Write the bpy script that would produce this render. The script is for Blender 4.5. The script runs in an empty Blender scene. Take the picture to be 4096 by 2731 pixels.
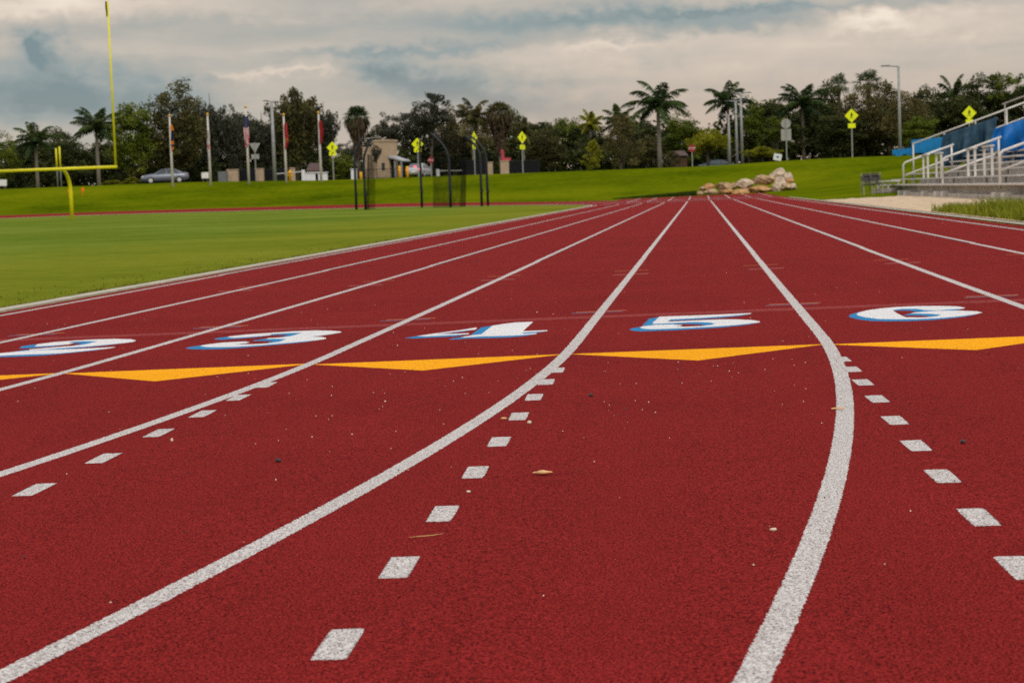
import bpy, bmesh, math, random
from mathutils import Vector, Matrix
PI = math.pi
scene = bpy.context.scene
C = scene.collection

# ------------------------------------------------------------------ camera
F, H, YAW, PIT, ROLL = 8010.14, .6475085, -.0956974, .0718140, -.03595378   # focal length in 4096-px units, eye height, angles
K = 4096 / 2352.0
def cam_axes():
    cy, sy, cp, sp = math.cos(YAW), math.sin(YAW), math.cos(PIT), math.sin(PIT)
    fw = Vector((sy*cp, cy*cp, -sp)); r0 = Vector((cy, -sy, 0)); u0 = r0.cross(fw)
    cr, sr = math.cos(ROLL), math.sin(ROLL)
    return cr*r0 + sr*u0, -sr*r0 + cr*u0, fw
RX, UX, FX = cam_axes()
cd = bpy.data.cameras.new('camera'); cam = bpy.data.objects.new('camera', cd); C.objects.link(cam)
M3 = Matrix((RX, UX, -FX)).transposed()
cam.matrix_world = Matrix.Translation((0, 0, H)) @ M3.to_4x4()
cd.sensor_width = 36; cd.lens = F / 4096 * 36; cd.clip_start = .05; cd.clip_end = 6000
cd.dof.use_dof = True; cd.dof.focus_distance = 5.6; cd.dof.aperture_fstop = 12.5
scene.camera = cam
scene.cycles.use_denoising = False                       # keep the real grain of the rubber
scene.view_settings.view_transform = 'Standard'; scene.view_settings.look = 'None'
scene.view_settings.exposure = 0.0; scene.view_settings.gamma = 1.0

# ------------------------------------------------------------------ node helper
class N:
    def __init__(s, tree): s.t = tree; s.L = tree.links
    def new(s, typ, **kw):
        n = s.t.nodes.new(typ)
        for k, v in kw.items(): setattr(n, k, v)
        return n
    def put(s, sock, v):
        if hasattr(v, 'is_output'): s.L.new(v, sock)
        elif v is not None: sock.default_value = v
    def math(s, op, a, b=None, c=None, clamp=False):
        n = s.new('ShaderNodeMath', operation=op); n.use_clamp = clamp
        for i, v in enumerate((a, b, c)):
            if v is not None: s.put(n.inputs[i], v)
        return n.outputs[0]
    def noise(s, vec, scale, detail=4, rough=.55, dist=0.0):
        n = s.new('ShaderNodeTexNoise'); s.put(n.inputs['Vector'], vec)
        n.inputs['Scale'].default_value = scale; n.inputs['Detail'].default_value = detail
        n.inputs['Roughness'].default_value = rough; n.inputs['Distortion'].default_value = dist
        return n.outputs[0]
    def voro(s, vec, scale, feature='F1', out='Distance'):
        n = s.new('ShaderNodeTexVoronoi', feature=feature); s.put(n.inputs['Vector'], vec); n.inputs['Scale'].default_value = scale
        return n.outputs[out]
    def ramp(s, fac, stops, interp='LINEAR'):
        n = s.new('ShaderNodeValToRGB'); s.put(n.inputs[0], fac); cr = n.color_ramp; cr.interpolation = interp
        while len(cr.elements) < len(stops): cr.elements.new(.5)
        for e, (p, c) in zip(cr.elements, stops): e.position = p; e.color = (*c, 1) if len(c) == 3 else c
        return n.outputs[0]
    def mix(s, fac, a, b, mode='MIX'):
        n = s.new('ShaderNodeMix', data_type='RGBA', blend_type=mode)
        s.put(n.inputs[0], fac)
        for i, v in ((6, a), (7, b)):
            s.put(n.inputs[i], (*v, 1) if isinstance(v, tuple) and len(v) == 3 else v)
        return n.outputs[2]
    def smooth(s, x, lo, hi):
        n = s.new('ShaderNodeMapRange', interpolation_type='SMOOTHSTEP')
        s.put(n.inputs[0], x); n.inputs[1].default_value = lo; n.inputs[2].default_value = hi
        return n.outputs[0]

def pix_dir(px, py):                      # photo position (2352-wide scale) -> direction from the eye
    x, y = px*K, py*K
    return ((x-2048)/F*RX - (y-1365.5)/F*UX + FX).normalized()

# ------------------------------------------------------------------ sky and sun
SUN_EL, SUN_AZ = math.radians(38), math.radians(150)     # azimuth clockwise from +Y (behind the photographer, to the right)
world = bpy.data.worlds.new('World'); scene.world = world; world.use_nodes = True
wt = world.node_tree; wt.nodes.clear(); w = N(wt)
sky = w.new('ShaderNodeTexSky', sky_type='NISHITA'); sky.sun_disc = False
sky.sun_elevation = SUN_EL; sky.sun_rotation = SUN_AZ
tc = w.new('ShaderNodeTexCoord').outputs['Generated']
sep = w.new('ShaderNodeSeparateXYZ'); w.L.new(tc, sep.inputs[0])
az = w.math('ARCTAN2', sep.outputs[0], sep.outputs[1]); el = w.math('ARCSINE', sep.outputs[2])
cmb = w.new('ShaderNodeCombineXYZ'); w.put(cmb.inputs[0], w.math('MULTIPLY', az, 26.0)); w.put(cmb.inputs[1], w.math('MULTIPLY', el, 150.0))
cmb2 = w.new('ShaderNodeCombineXYZ'); w.put(cmb2.inputs[0], w.math('MULTIPLY', az, 60.0)); w.put(cmb2.inputs[1], w.math('MULTIPLY', el, 90.0)); cmb2.inputs[2].default_value = 3.1
n_str = w.noise(cmb.outputs[0], .55, 3.5, .45, .4)          # wind-drawn streaks
n_puf = w.noise(cmb2.outputs[0], .8, 4, .5, .2)         # puffs
n_pu2 = w.noise(cmb2.outputs[0], 1.9, 4, .5, .3)
az_d = w.math('MULTIPLY_ADD', w.math('SUBTRACT', n_puf, .5), .040, az)
el_d = w.math('MULTIPLY_ADD', w.math('SUBTRACT', n_pu2, .5), .011, w.math('MULTIPLY_ADD', w.math('SUBTRACT', n_puf, .5), .012, el))
acc = w.math('MULTIPLY_ADD', w.math('SUBTRACT', n_str, .5), .50, .575)
acc = w.math('MULTIPLY_ADD', w.math('SUBTRACT', n_pu2, .5), .06, acc)
BLOBS = [(105, 118, 55, 34, -.42), (60, 95, 26, 22, -.25), (90, 215, 190, 60, -.30), (250, 250, 190, 60, -.18), (430, 215, 90, 34, -.16), (880, 165, 70, 26, -.30), (985, 200, 130, 34, -.30),
         (1120, 235, 170, 34, -.24), (1250, 255, 200, 30, -.18), (1420, 42, 330, 26, -.40), (1750, 52, 200, 20, -.26), (950, 60, 330, 34, -.14), (1050, 110, 200, 18, -.20), (820, 122, 160, 12, -.16),
         (120, 12, 330, 30, .34), (640, 168, 170, 9, .26), (2000, 44, 120, 24, .50), (2200, 60, 190, 34, .26), (1380, 105, 240, 14, .22), (1500, 125, 330, 30, .14), (1800, 140, 420, 60, .12), (2250, 20, 200, 18, .12), (1750, 22, 330, 10, -.28), (420, 60, 230, 20, -.1)]
def pol(px, py):
    d = pix_dir(px, py); return math.atan2(d.x, d.y), math.asin(d.z)
for px, py, rx, ry, amp in BLOBS:
    amp *= (1.75 if px < 1300 and py > 80 else .95) if amp < 0 else .9
    a0, e0 = pol(px, py); ra, re = rx*K/F, ry*K/F
    t1 = w.math('MULTIPLY_ADD', az_d, 1/ra, -a0/ra); t2 = w.math('MULTIPLY_ADD', el_d, 1/re, -e0/re)
    q = w.math('MULTIPLY_ADD', t2, t2, w.math('MULTIPLY', t1, t1))
    acc = w.math('MULTIPLY_ADD', w.math('POWER', .3679, q), amp, acc)
cloud = w.ramp(acc, [(0, (.20, .265, .285)), (.25, (.315, .36, .36)), (.5, (.465, .440, .395)), (.74, (.66, .565, .475)), (1, (.92, .79, .66))])
high = w.smooth(el, math.radians(7), math.radians(32))
low = w.math('MULTIPLY', w.smooth(el, .075, .02), w.math('MULTIPLY_ADD', w.smooth(az, -.30, -.02), .60, .14))
cloud = w.mix(low, cloud, (.62, .465, .365))               # warm evening glow low down, stronger to the right
cloud = w.mix(high, cloud, (1.22, 1.22, 1.24))            # the overcast deck grows brighter overhead
bg1 = w.new('ShaderNodeBackground'); w.put(bg1.inputs[0], sky.outputs[0]); bg1.inputs[1].default_value = .08
bg2 = w.new('ShaderNodeBackground'); w.put(bg2.inputs[0], cloud); bg2.inputs[1].default_value = 1.0
ms = w.new('ShaderNodeMixShader'); ms.inputs[0].default_value = .93
w.L.new(bg1.outputs[0], ms.inputs[1]); w.L.new(bg2.outputs[0], ms.inputs[2])
wo = w.new('ShaderNodeOutputWorld'); w.L.new(ms.outputs[0], wo.inputs[0])
sl = bpy.data.lights.new('sun', 'SUN'); sl.energy = 1.1; sl.angle = math.radians(14); sl.color = (1, .93, .84)
so = bpy.data.objects.new('sun', sl); C.objects.link(so)
sd = Vector((math.sin(SUN_AZ)*math.cos(SUN_EL), math.cos(SUN_AZ)*math.cos(SUN_EL), math.sin(SUN_EL)))
so.rotation_euler = (-sd).to_track_quat('-Z', 'Y').to_euler(); so.location = (20, -20, 40)

# ------------------------------------------------------------------ materials
MATS = {}
def mat(name, col, rough=.7, var=.12, scale=6.0, bump=0.0, bscale=30.0, metal=0.0, spec=.3, trans=None, emit=None, col2=None, rnd=0.0):
    if name in MATS: return MATS[name]
    m = bpy.data.materials.new(name); m.use_nodes = True; n = N(m.node_tree)
    b = m.node_tree.nodes['Principled BSDF']
    co = n.new('ShaderNodeTexCoord').outputs['Object']
    nz = n.noise(co, scale, 5, .6)
    c2 = col2 or tuple(min(1, c*(1+2.2*var)) for c in col)
    c1 = tuple(c*(1-1.6*var) for c in col)
    cc = n.ramp(nz, [(.25, c1), (.5, col), (.75, c2)])
    if rnd:
        oi = n.new('ShaderNodeObjectInfo').outputs['Random']
        hs = n.new('ShaderNodeHueSaturation'); n.put(hs.inputs['Color'], cc)
        n.put(hs.inputs['Hue'], n.math('MULTIPLY_ADD', oi, .05*rnd, .5-.025*rnd)); n.put(hs.inputs['Value'], n.math('MULTIPLY_ADD', oi, .8*rnd, 1-.4*rnd))
        cc = hs.outputs[0]
    n.put(b.inputs['Base Color'], cc)
    b.inputs['Roughness'].default_value = rough; b.inputs['Metallic'].default_value = metal
    b.inputs['Specular IOR Level'].default_value = spec
    if bump:
        bp = n.new('ShaderNodeBump'); bp.inputs['Strength'].default_value = 1; bp.inputs['Distance'].default_value = bump
        n.put(bp.inputs['Height'], n.noise(co, bscale, 4, .6)); n.L.new(bp.outputs[0], b.inputs['Normal'])
    if emit:
        b.inputs['Emission Color'].default_value = (*emit[0], 1); b.inputs['Emission Strength'].default_value = emit[1]
    MATS[name] = m
    return m

def rubber(name, col, dark, pit_amt, light, big=.1, spec=.02):
    """crumb-rubber surface in metres: granules, pits, wear"""
    m = bpy.data.materials.new(name); m.use_nodes = True; n = N(m.node_tree); b = m.node_tree.nodes['Principled BSDF']
    co = n.new('ShaderNodeTexCoord').outputs['Object']
    g1 = n.voro(co, 300); g2 = n.noise(co, 380, 2, .7); g3 = n.noise(co, 210, 2, .6); big1 = n.noise(co, .7, 4, .6); big2 = n.noise(co, 5, 3, .6)
    cell = n.voro(co, 300, out='Color'); sp = n.new('ShaderNodeSeparateColor'); n.L.new(cell, sp.inputs[0])
    pits = n.smooth(n.math('MULTIPLY_ADD', g3, .55, n.math('MULTIPLY', g2, .45)), pit_amt+.025, pit_amt-.045)
    base = n.mix(n.smooth(sp.outputs[0], 0, 1), tuple(c*.80 for c in col), light)
    base = n.mix(n.math('MULTIPLY', pits, .95), base, dark)
    vm = n.new('ShaderNodeVectorMath', operation='MULTIPLY'); n.L.new(co, vm.inputs[0]); vm.inputs[1].default_value = (7.0, .22, 1.0)
    seam = n.math('MULTIPLY_ADD', n.noise(vm.outputs[0], 1.0, 4, .6), .8, n.math('MULTIPLY', n.noise(co, .22, 2, .5), .2))
    wear = n.math('MULTIPLY_ADD', n.math('SUBTRACT', seam, .5), big*1.5, n.math('MULTIPLY_ADD', n.math('SUBTRACT', big1, .5), big*2.6, n.math('MULTIPLY_ADD', n.math('SUBTRACT', big2, .5), big*.9, 1.0)))
    hs = n.new('ShaderNodeHueSaturation'); n.put(hs.inputs['Color'], base); n.put(hs.inputs['Value'], wear)
    n.put(b.inputs['Base Color'], hs.outputs[0]); b.inputs['Roughness'].default_value = .88; b.inputs['Specular IOR Level'].default_value = spec
    h = n.math('MULTIPLY_ADD', g1, -.6, n.math('MULTIPLY_ADD', pits, -1.3, g2))
    bp = n.new('ShaderNodeBump'); bp.inputs['Strength'].default_value = .8; bp.inputs['Distance'].default_value = .0012
    n.put(bp.inputs['Height'], h); n.L.new(bp.outputs[0], b.inputs['Normal'])
    MATS[name] = m; return m
M_TRACK = rubber('red_rubber', (.212, .0120, .0115), (.020, .002, .002), .462, (.290, .021, .019), .14)
M_WHITE = rubber('white_track_paint', (.535, .490, .460), (.15, .075, .070), .455, (.67, .63, .60), .06)
M_ORANGE = rubber('orange_track_paint', (.88, .36, .008), (.40, .10, .01), .43, (.97, .42, .010), .09)
M_NUMW = rubber('white_number_paint', (.64, .635, .625), (.38, .26, .25), .425, (.80, .79, .78), .06)
M_NUMB = rubber('blue_number_paint', (.036, .20, .40), (.03, .05, .10), .42, (.035, .25, .52), .06)
M_FADE = rubber('scrubbed_paint', (.275, .034, .033), (.05, .006, .006), .47, (.40, .075, .072), .12)

def grass_mat(name, cols, sc, streak=True):
    m = bpy.data.materials.new(name); m.use_nodes = True; n = N(m.node_tree); b = m.node_tree.nodes['Principled BSDF']
    co = n.new('ShaderNodeTexCoord').outputs['Object']
    a = n.noise(co, .10*sc, 5, .62); f = n.noise(co, 2.2*sc, 4, .65); g = n.noise(co, 28*sc, 3, .7)
    v = n.math('MULTIPLY_ADD', f, .34, n.math('MULTIPLY_ADD', g, .22, n.math('MULTIPLY', a, .62)))
    c = n.ramp(v, [(.42, cols[0]), (.56, cols[1]), (.70, cols[2])])
    if len(cols) > 3:                                     # dry turf beside the kerb (a real strip of paler grass)
        s3 = n.new('ShaderNodeSeparateXYZ'); n.L.new(co, s3.inputs[0])
        d = n.math('MULTIPLY_ADD', n.math('SUBTRACT', a, .5), 9.0, s3.outputs[0])
        c = n.mix(n.smooth(d, -13.5, -7.2), c, n.ramp(v, [(.36, cols[3]), (.56, cols[4]), (.74, cols[5])]))
    n.put(b.inputs['Base Color'], c); b.inputs['Roughness'].default_value = .9; b.inputs['Specular IOR Level'].default_value = 0.0
    bp = n.new('ShaderNodeBump'); bp.inputs['Strength'].default_value = .8; bp.inputs['Distance'].default_value = .03
    n.put(bp.inputs['Height'], n.math('MULTIPLY_ADD', g, .5, f)); n.L.new(bp.outputs[0], b.inputs['Normal'])
    MATS[name] = m; return m
M_BERM = grass_mat('bank_grass', [(.028, .050, .001), (.078, .104, .0015), (.130, .146, .003)], 1.0)
M_INF = grass_mat('infield_turf', [(.056, .098, .008), (.108, .150, .016), (.155, .190, .028), (.078, .100, .008), (.132, .152, .013), (.195, .195, .022)], 1.0)

def leaf_mat(name, c_dark, c_mid, c_light, tr=.25):
    m = bpy.data.materials.new(name); m.use_nodes = True; n = N(m.node_tree); t = m.node_tree
    b = t.nodes['Principled BSDF']; out = t.nodes['Material Output']
    at = n.new('ShaderNodeAttribute', attribute_name='tint').outputs['Fac']
    oi = n.new('ShaderNodeObjectInfo').outputs['Random']
    c = n.ramp(n.math('MULTIPLY_ADD', n.math('SUBTRACT', oi, .5), .30, at), [(.1, c_dark), (.5, c_mid), (.92, c_light)])
    n.put(b.inputs['Base Color'], c); b.inputs['Roughness'].default_value = .7; b.inputs['Specular IOR Level'].default_value = .06
    td = n.new('ShaderNodeBsdfTranslucent'); n.put(td.inputs[0], c)
    mx = n.new('ShaderNodeMixShader'); mx.inputs[0].default_value = tr
    n.L.new(b.outputs[0], mx.inputs[1]); n.L.new(td.outputs[0], mx.inputs[2]); n.L.new(mx.outputs[0], out.inputs[0])
    MATS[name] = m; return m
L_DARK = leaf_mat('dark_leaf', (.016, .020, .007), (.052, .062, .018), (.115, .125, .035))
L_OLIVE = leaf_mat('olive_leaf', (.030, .030, .011), (.095, .086, .030), (.180, .150, .052))
L_GREEN = leaf_mat('green_leaf', (.026, .040, .006), (.105, .138, .016), (.215, .235, .030))
L_GREY = leaf_mat('grey_leaf', (.024, .027, .017), (.064, .068, .044), (.125, .125, .085))
L_YELL = leaf_mat('yellow_leaf', (.080, .095, .006), (.200, .205, .012), (.32, .30, .022), .4)
L_PALM = leaf_mat('palm_leaf', (.010, .020, .008), (.026, .050, .015), (.070, .100, .024))
L_BROWN = leaf_mat('dry_leaf', (.026, .018, .011), (.060, .042, .025), (.120, .082, .050))
L_WEED = leaf_mat('weed_leaf', (.10, .125, .008), (.20, .225, .016), (.33, .33, .04), .45)
M_BARK = mat('bark', (.085, .068, .050), .9, .25, 9, .02, 30)
M_PBARK = mat('palm_bark', (.17, .145, .115), .9, .2, 7, .02, 25)
M_CONC = mat('concrete', (.38, .345, .27), .9, .15, 5, .004, 60)
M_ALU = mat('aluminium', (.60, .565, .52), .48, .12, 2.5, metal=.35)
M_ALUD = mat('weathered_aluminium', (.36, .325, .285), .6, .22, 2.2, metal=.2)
M_GALV = mat('galvanised_steel', (.30, .30, .29), .55, .12, 3, metal=.3)
M_YEL = mat('yellow_post_paint', (.70, .62, .010), .42, .06, 2)
M_SIGN = mat('sign_yellow', (.80, .85, .005), .5, .03, 2)
M_BLACK = mat('black_paint', (.012, .012, .014), .5, .1, 4)
M_NAVY = mat('dark_pole_paint', (.012, .016, .022), .45, .1, 4)
M_WPOLE = mat('white_pole_paint', (.56, .52, .46), .5, .06, 3)
M_GOLD = mat('gold_ball', (.62, .34, .03), .35, .1, 4, metal=.5)
M_STUC = mat('tan_stucco', (.42, .31, .20), .9, .08, 2, .005, 40)
M_WHITEP = mat('white_panel', (.70, .69, .67), .6, .04, 3)
M_DGREY = mat('sign_back', (.33, .32, .30), .5, .08, 3, metal=.3)
M_RED = mat('red_sign', (.42, .03, .03), .5, .06, 3)
M_ORG = mat('orange_plastic', (.95, .17, .005), .5, .04, 4)
M_AMBER = mat('amber_paint', (.75, .36, .01), .5, .06, 4)
M_ROOF = mat('brown_roof', (.085, .052, .048), .85, .15, 3)
M_GLASS = mat('dark_glass', (.02, .025, .03), .12, .05, 2, spec=.6)
M_TYRE = mat('tyre', (.015, .015, .016), .85, .1, 5)
M_TARPD = mat('dark_blue_tarp', (.014, .050, .085), .62, .3, 1.3, .02, 5, col2=(.05, .10, .13))
M_TARPB = mat('bright_blue_tarp', (.002, .115, .38), .5, .15, 1.5, .02, 5)
M_SCREEN = mat('blue_windscreen', (.004, .17, .42), .7, .08, 1.2)

# ------------------------------------------------------------------ the lie of the land
X0, YT, R0, W, S = -4.83052, 8.7737, 36.6, 1.067, .0095     # inner line, tangent point, bend radius, lane width, cross-fall
YF = 93.2; XC = X0 - R0; RO = R0 + 8*W; YEND = 128.3
def sm(a, b, x):
    t = min(1, max(0, (x-a)/(b-a))); return t*t*(3-2*t)
def prof(Y):
    y = Y-14; return .0019*(y+math.sqrt(y*y+36))/2 + .0035*max(0, min(Y, 140)-104)
def zg(X, Y):
    Yc = min(Y, 138)
    if Y < YT: rr = math.hypot(X-XC, Y-YT)
    elif Y > YF: rr = math.hypot(X-XC, Y-YF)
    else: rr = max(0, X-XC)
    dx = max(0, R0-.2-rr) if Y < YT else max(0, X0-.2-X); din = min(dx, 36); s = sm(20, 90, Y)
    z = S*min(max(X, X0-.2), 6) + prof(Yc) + din*(.0055*s + .003*(1-s))
    if Y > YF and rr > R0: z += .0165*min(rr-R0, 8.54)*sm(2, 16, dx)
    return z
def d_out(X, Y):                                            # distance outside the level ground (track, infield, stand apron)
    ds = []
    if Y > YF: ds.append(math.hypot(X-XC, Y-YF)-(RO+.5))
    elif Y < YT: ds.append(math.hypot(X-XC, Y-YT)-(RO+.5))
    else: ds.append(abs(X-XC)-(RO+.5))
    ds.append(math.hypot(max(0, X-4.3, -8-X), max(0, Y-128.6)))
    ds.append(math.hypot(max(0, X-70, 3-X), max(0, Y-73)))
    return max(0, min(ds))
def crest(X, Y):
    a = X/max(Y, 1)
    return .65 + .01345*min(max(Y, 60), 205)*(1-.125*sm(-.27, -.17, a)*(1-sm(-.01, .07, a)))
def terrain(X, Y):
    z = zg(X, Y); d = d_out(X, Y)
    if d > 0:
        c = crest(X, Y); t = min(1, d/24.0); k = .55*t + .45*(t*t*(3-2*t))
        z = z + (c-z)*k
        if d > 24: z -= .12*sm(24, 34, d)
        z += .05*math.sin(X*.31+1)*math.sin(Y*.27)*sm(0, 6, d)*(1-sm(16, 22, d))
    return z

def at(px, py, Y):
    d = pix_dir(px, py); t = Y/d.y; return Vector((d.x*t, Y, H+d.z*t))
def hit(px, py, Y0=3.0, Y1=400.0):
    d = pix_dir(px, py); lo = Y0; y = Y0
    while y < Y1:
        p = d*(y/d.y); z = H+p.z
        if z <= terrain(p.x, y):
            hi = y
            for _ in range(30):
                m = (lo+hi)/2; p = d*(m/d.y)
                if H+p.z <= terrain(p.x, m): hi = m
                else: lo = m
            p = d*(hi/d.y); return Vector((p.x, hi, terrain(p.x, hi)))
        lo = y; y += max(.02, y*.002)
    p = d*(Y1/d.y); return Vector((p.x, Y1, terrain(p.x, Y1)))
def stand(px, Y):
    p = at(px, 400, Y); return Vector((p.x, Y, terrain(p.x, Y)))
def mpx(Y): return K*Y/F                                    # metres per photo unit at depth Y

# ------------------------------------------------------------------ mesh helpers
def link(name, bm, m=None, parent=None, smooth=False):
    me = bpy.data.meshes.new(name)
    bm.normal_update(); bm.to_mesh(me); bm.free()
    for x in (m if isinstance(m, (list, tuple)) else [m]):
        if x: me.materials.append(x)
    if smooth:
        for p in me.polygons: p.use_smooth = True
    o = bpy.data.objects.new(name, me); C.objects.link(o)
    if parent: o.parent = parent
    return o
def meshobj(name, verts, faces, m, parent=None, smooth=False, tint=None):
    me = bpy.data.meshes.new(name); me.from_pydata(verts, [], faces)
    if m: me.materials.append(m)
    if tint:
        a = me.attributes.new('tint', 'FLOAT', 'FACE'); a.data.foreach_set('value', tint)
    if smooth: me.polygons.foreach_set('use_smooth', [True]*len(me.polygons))
    me.update()
    o = bpy.data.objects.new(name, me); C.objects.link(o)
    if parent: o.parent = parent
    return o
def tag(o, label=None, cat=None, group=None, kind=None):
    if label: o['label'] = label
    if cat: o['category'] = cat
    if group: o['group'] = group
    if kind: o['kind'] = kind
    return o
def empty(name, loc, rz=0.0, label=None, cat=None, group=None):
    o = bpy.data.objects.new(name, None); C.objects.link(o); o.location = loc; o.rotation_euler = (0, 0, rz)
    o.empty_display_size = .3
    return tag(o, label, cat, group)
def copy_tree(o, parent=None):
    c = o.copy(); C.objects.link(c); c.parent = parent
    for ch in o.children: copy_tree(ch, c)
    return c
def box(bm, c, s, rot=None, bevel=0.0):
    mt = Matrix.Translation(c)
    if rot is not None: mt = mt @ (rot if isinstance(rot, Matrix) else Matrix.Rotation(rot, 4, 'Z'))
    r = bmesh.ops.create_cube(bm, size=1, matrix=mt @ Matrix.Diagonal((s[0], s[1], s[2], 1)))
    if bevel:
        es = list({e for v in r['verts'] for e in v.link_edges})
        bmesh.ops.bevel(bm, geom=es, offset=bevel, segments=2, affect='EDGES')
def tube(bm, pts, rads, n=8, cap=True):
    pts = [Vector(p) for p in pts]
    if not isinstance(rads, (list, tuple)): rads = [rads]*len(pts)
    rings = []; prev = None
    for i, p in enumerate(pts):
        d = (pts[min(i+1, len(pts)-1)]-pts[max(i-1, 0)]).normalized()
        if prev is None:
            a = Vector((0, 0, 1)) if abs(d.z) < .9 else Vector((1, 0, 0)); x = d.cross(a).normalized()
        else: x = (prev - d*prev.dot(d)).normalized()
        prev = x; y = d.cross(x)
        rings.append([bm.verts.new(p + (x*math.cos(2*PI*k/n)+y*math.sin(2*PI*k/n))*rads[i]) for k in range(n)])
    for a, b in zip(rings, rings[1:]):
        for k in range(n): bm.faces.new((a[k], a[(k+1) % n], b[(k+1) % n], b[k]))
    if cap: bm.faces.new(rings[0][::-1]); bm.faces.new(rings[-1])
def prism(bm, poly, axis, a, b):
    """extrude a 2-D outline along axis 'x','y' or 'z' from a to b"""
    def P(u, v, t): return {'x': (t, u, v), 'y': (u, t, v), 'z': (u, v, t)}[axis]
    A = [bm.verts.new(P(u, v, a)) for u, v in poly]; B = [bm.verts.new(P(u, v, b)) for u, v in poly]
    n = len(poly)
    fs = [bm.faces.new(A), bm.faces.new(B[::-1])]
    for i in range(n): fs.append(bm.faces.new((A[i], B[i], B[(i+1) % n], A[(i+1) % n])))
    return fs
def ball(bm, c, r, sub=2, sc=(1, 1, 1)):
    bmesh.ops.create_icosphere(bm, subdivisions=sub, radius=r, matrix=Matrix.Translation(c) @ Matrix.Diagonal((*sc, 1)))

# ------------------------------------------------------------------ ground
def axis_steps(lo, hi, st, far0, far1):
    xs = []; x = lo
    while x <= hi: xs.append(x); x += st
    s = st; x = hi
    while x < far1: s *= 1.35; x += s; xs.append(x)
    s = st; x = lo
    while x > far0: s *= 1.35; x -= s; xs.insert(0, x)
    return xs
def build_ground():
    xs = axis_steps(-100, 60, 1.0, -1500, 1500); ys = axis_steps(-12, 190, 1.0, -300, 3000)
    V = []; Fc = []; mi = []
    def rad(X, Y):
        if Y < YT: return math.hypot(X-XC, Y-YT)
        if Y > YF: return math.hypot(X-XC, Y-YF)
        return abs(X-XC)
    for y in ys:
        for x in xs:
            z = terrain(x, y); r = rad(x, y)
            on = (R0-.05 < r < RO+.25) or (X0-.1 < x < X0+8*W+.3 and YF < y < YEND)
            if on: z -= .06
            V.append((x, y, z))
    nx = len(xs)
    for j in range(len(ys)-1):
        for i in range(nx-1):
            a = j*nx+i; Fc.append((a, a+1, a+nx+1, a+nx))
            mi.append(1 if rad((xs[i]+xs[i+1])/2, (ys[j]+ys[j+1])/2) < R0+1 else 0)
    o = meshobj('ground', V, Fc, None, smooth=True)
    o.data.materials.append(M_BERM); o.data.materials.append(M_INF)
    o.data.polygons.foreach_set('material_index', mi)
    return tag(o, kind='structure')
build_ground()

def path_xy(off, s):
    """point at offset off from the inner line: s<0 round the near bend, 0..L straight, beyond the far bend"""
    r = R0+off; L = YF-YT
    if s < 0: a = s/R0; return XC+r*math.cos(a), YT+r*math.sin(a)
    if s <= L: return XC+r, YT+s
    a = (s-L)/R0; return XC+r*math.cos(a), YF+r*math.sin(a)
def sheet(name, offs, stations, dz, m, kind='structure', fn=path_xy, parent=None):
    V = []; Fc = []
    for s in stations:
        for o in offs:
            x, y = fn(o, s); V.append((x, y, zg(x, y)+dz))
    n = len(offs)
    for j in range(len(stations)-1):
        for i in range(n-1):
            a = j*n+i; Fc.append((a, a+1, a+n+1, a+n))
    o = meshobj(name, V, Fc, m, parent)
    return tag(o, kind=kind) if kind else o
frange = lambda a, b, st: [a+(b-a)*i/max(1, round((b-a)/st)) for i in range(max(1, round((b-a)/st))+1)]
LS = YF-YT
sheet('track', frange(-.15, 8*W+.33, .45), frange(-60, LS+PI*R0, .9), 0.0, M_TRACK)
sheet('track_chute', frange(-.15, 8*W+.33, .45), frange(0, YEND-YF+2, 1.0), .003, M_TRACK, fn=lambda o, s: (X0+o, YF-2+s))
# concrete kerb round the infield, with a real step
def kerb():
    V = []; Fc = []; st = frange(-45, LS+PI*R0, .8)
    prof_k = [(-.16, -.05), (-.158, .014), (-.15-.13, .017), (-.15-.14, -.08)]
    rng = random.Random(4)
    for s in st:
        j = rng.uniform(-.006, .006)
        for o, h in prof_k:
            x, y = path_xy(o+j, s); V.append((x, y, zg(x, y)+h))
    for k in range(len(st)-1):
        for i in range(3):
            a = k*4+i; Fc.append((a, a+1, a+5, a+4))
    return tag(meshobj('kerb', V, Fc, M_CONC), kind='structure')
kerb()
def outer_edging():
    return sheet('track_edge_kerb', [8*W+.335, 8*W+.345, 8*W+.46, 8*W+.47], frange(-30, LS, .8), .012, M_CONC)
outer_edging()

# ---- lane lines, with the ragged edge of paint on crumb rubber
rngL = random.Random(11)
def ragged(a, b, lo_step):
    """station list: fine close to the camera, coarse away"""
    s = a; out = [a]
    while s < b:
        y = YT+s; st = .0035 if y < 8.5 else (.02 if y < 16 else (.2 if y < 40 else .9))
        s = min(b, s+max(st, lo_step)); out.append(s)
    return out
def lane_line(k, s0, s1, fn=path_xy, dz=.004, wdt=.05):
    V = []; Fc = []; ja = jb = 0
    st = ragged(s0, s1, 0)
    for s in st:
        near = YT+s < 20
        amp = .0021 if near else 0
        ja = .25*ja + rngL.uniform(-amp, amp); jb = .25*jb + rngL.uniform(-amp, amp)
        for o in (k*W-wdt/2+ja, k*W+wdt/2+jb):
            x, y = fn(o, s); V.append((x, y, zg(x, y)+(dz if not near else .0003)))
    for j in range(len(st)-1):
        a = 2*j; Fc.append((a, a+1, a+3, a+2))
    return tag(meshobj('lane_line', V, Fc, M_WHITE), kind='structure')
for k in range(9):
    lane_line(k, -(9 if k < 6 else 4), LS)
    V0 = lane_line(k, LS, LS+R0*.62)
for k in range(1, 9):
    lane_line(k, 0, YEND-YF, fn=lambda o, s: (X0+o, YF+s), dz=.006, wdt=.05)

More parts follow.
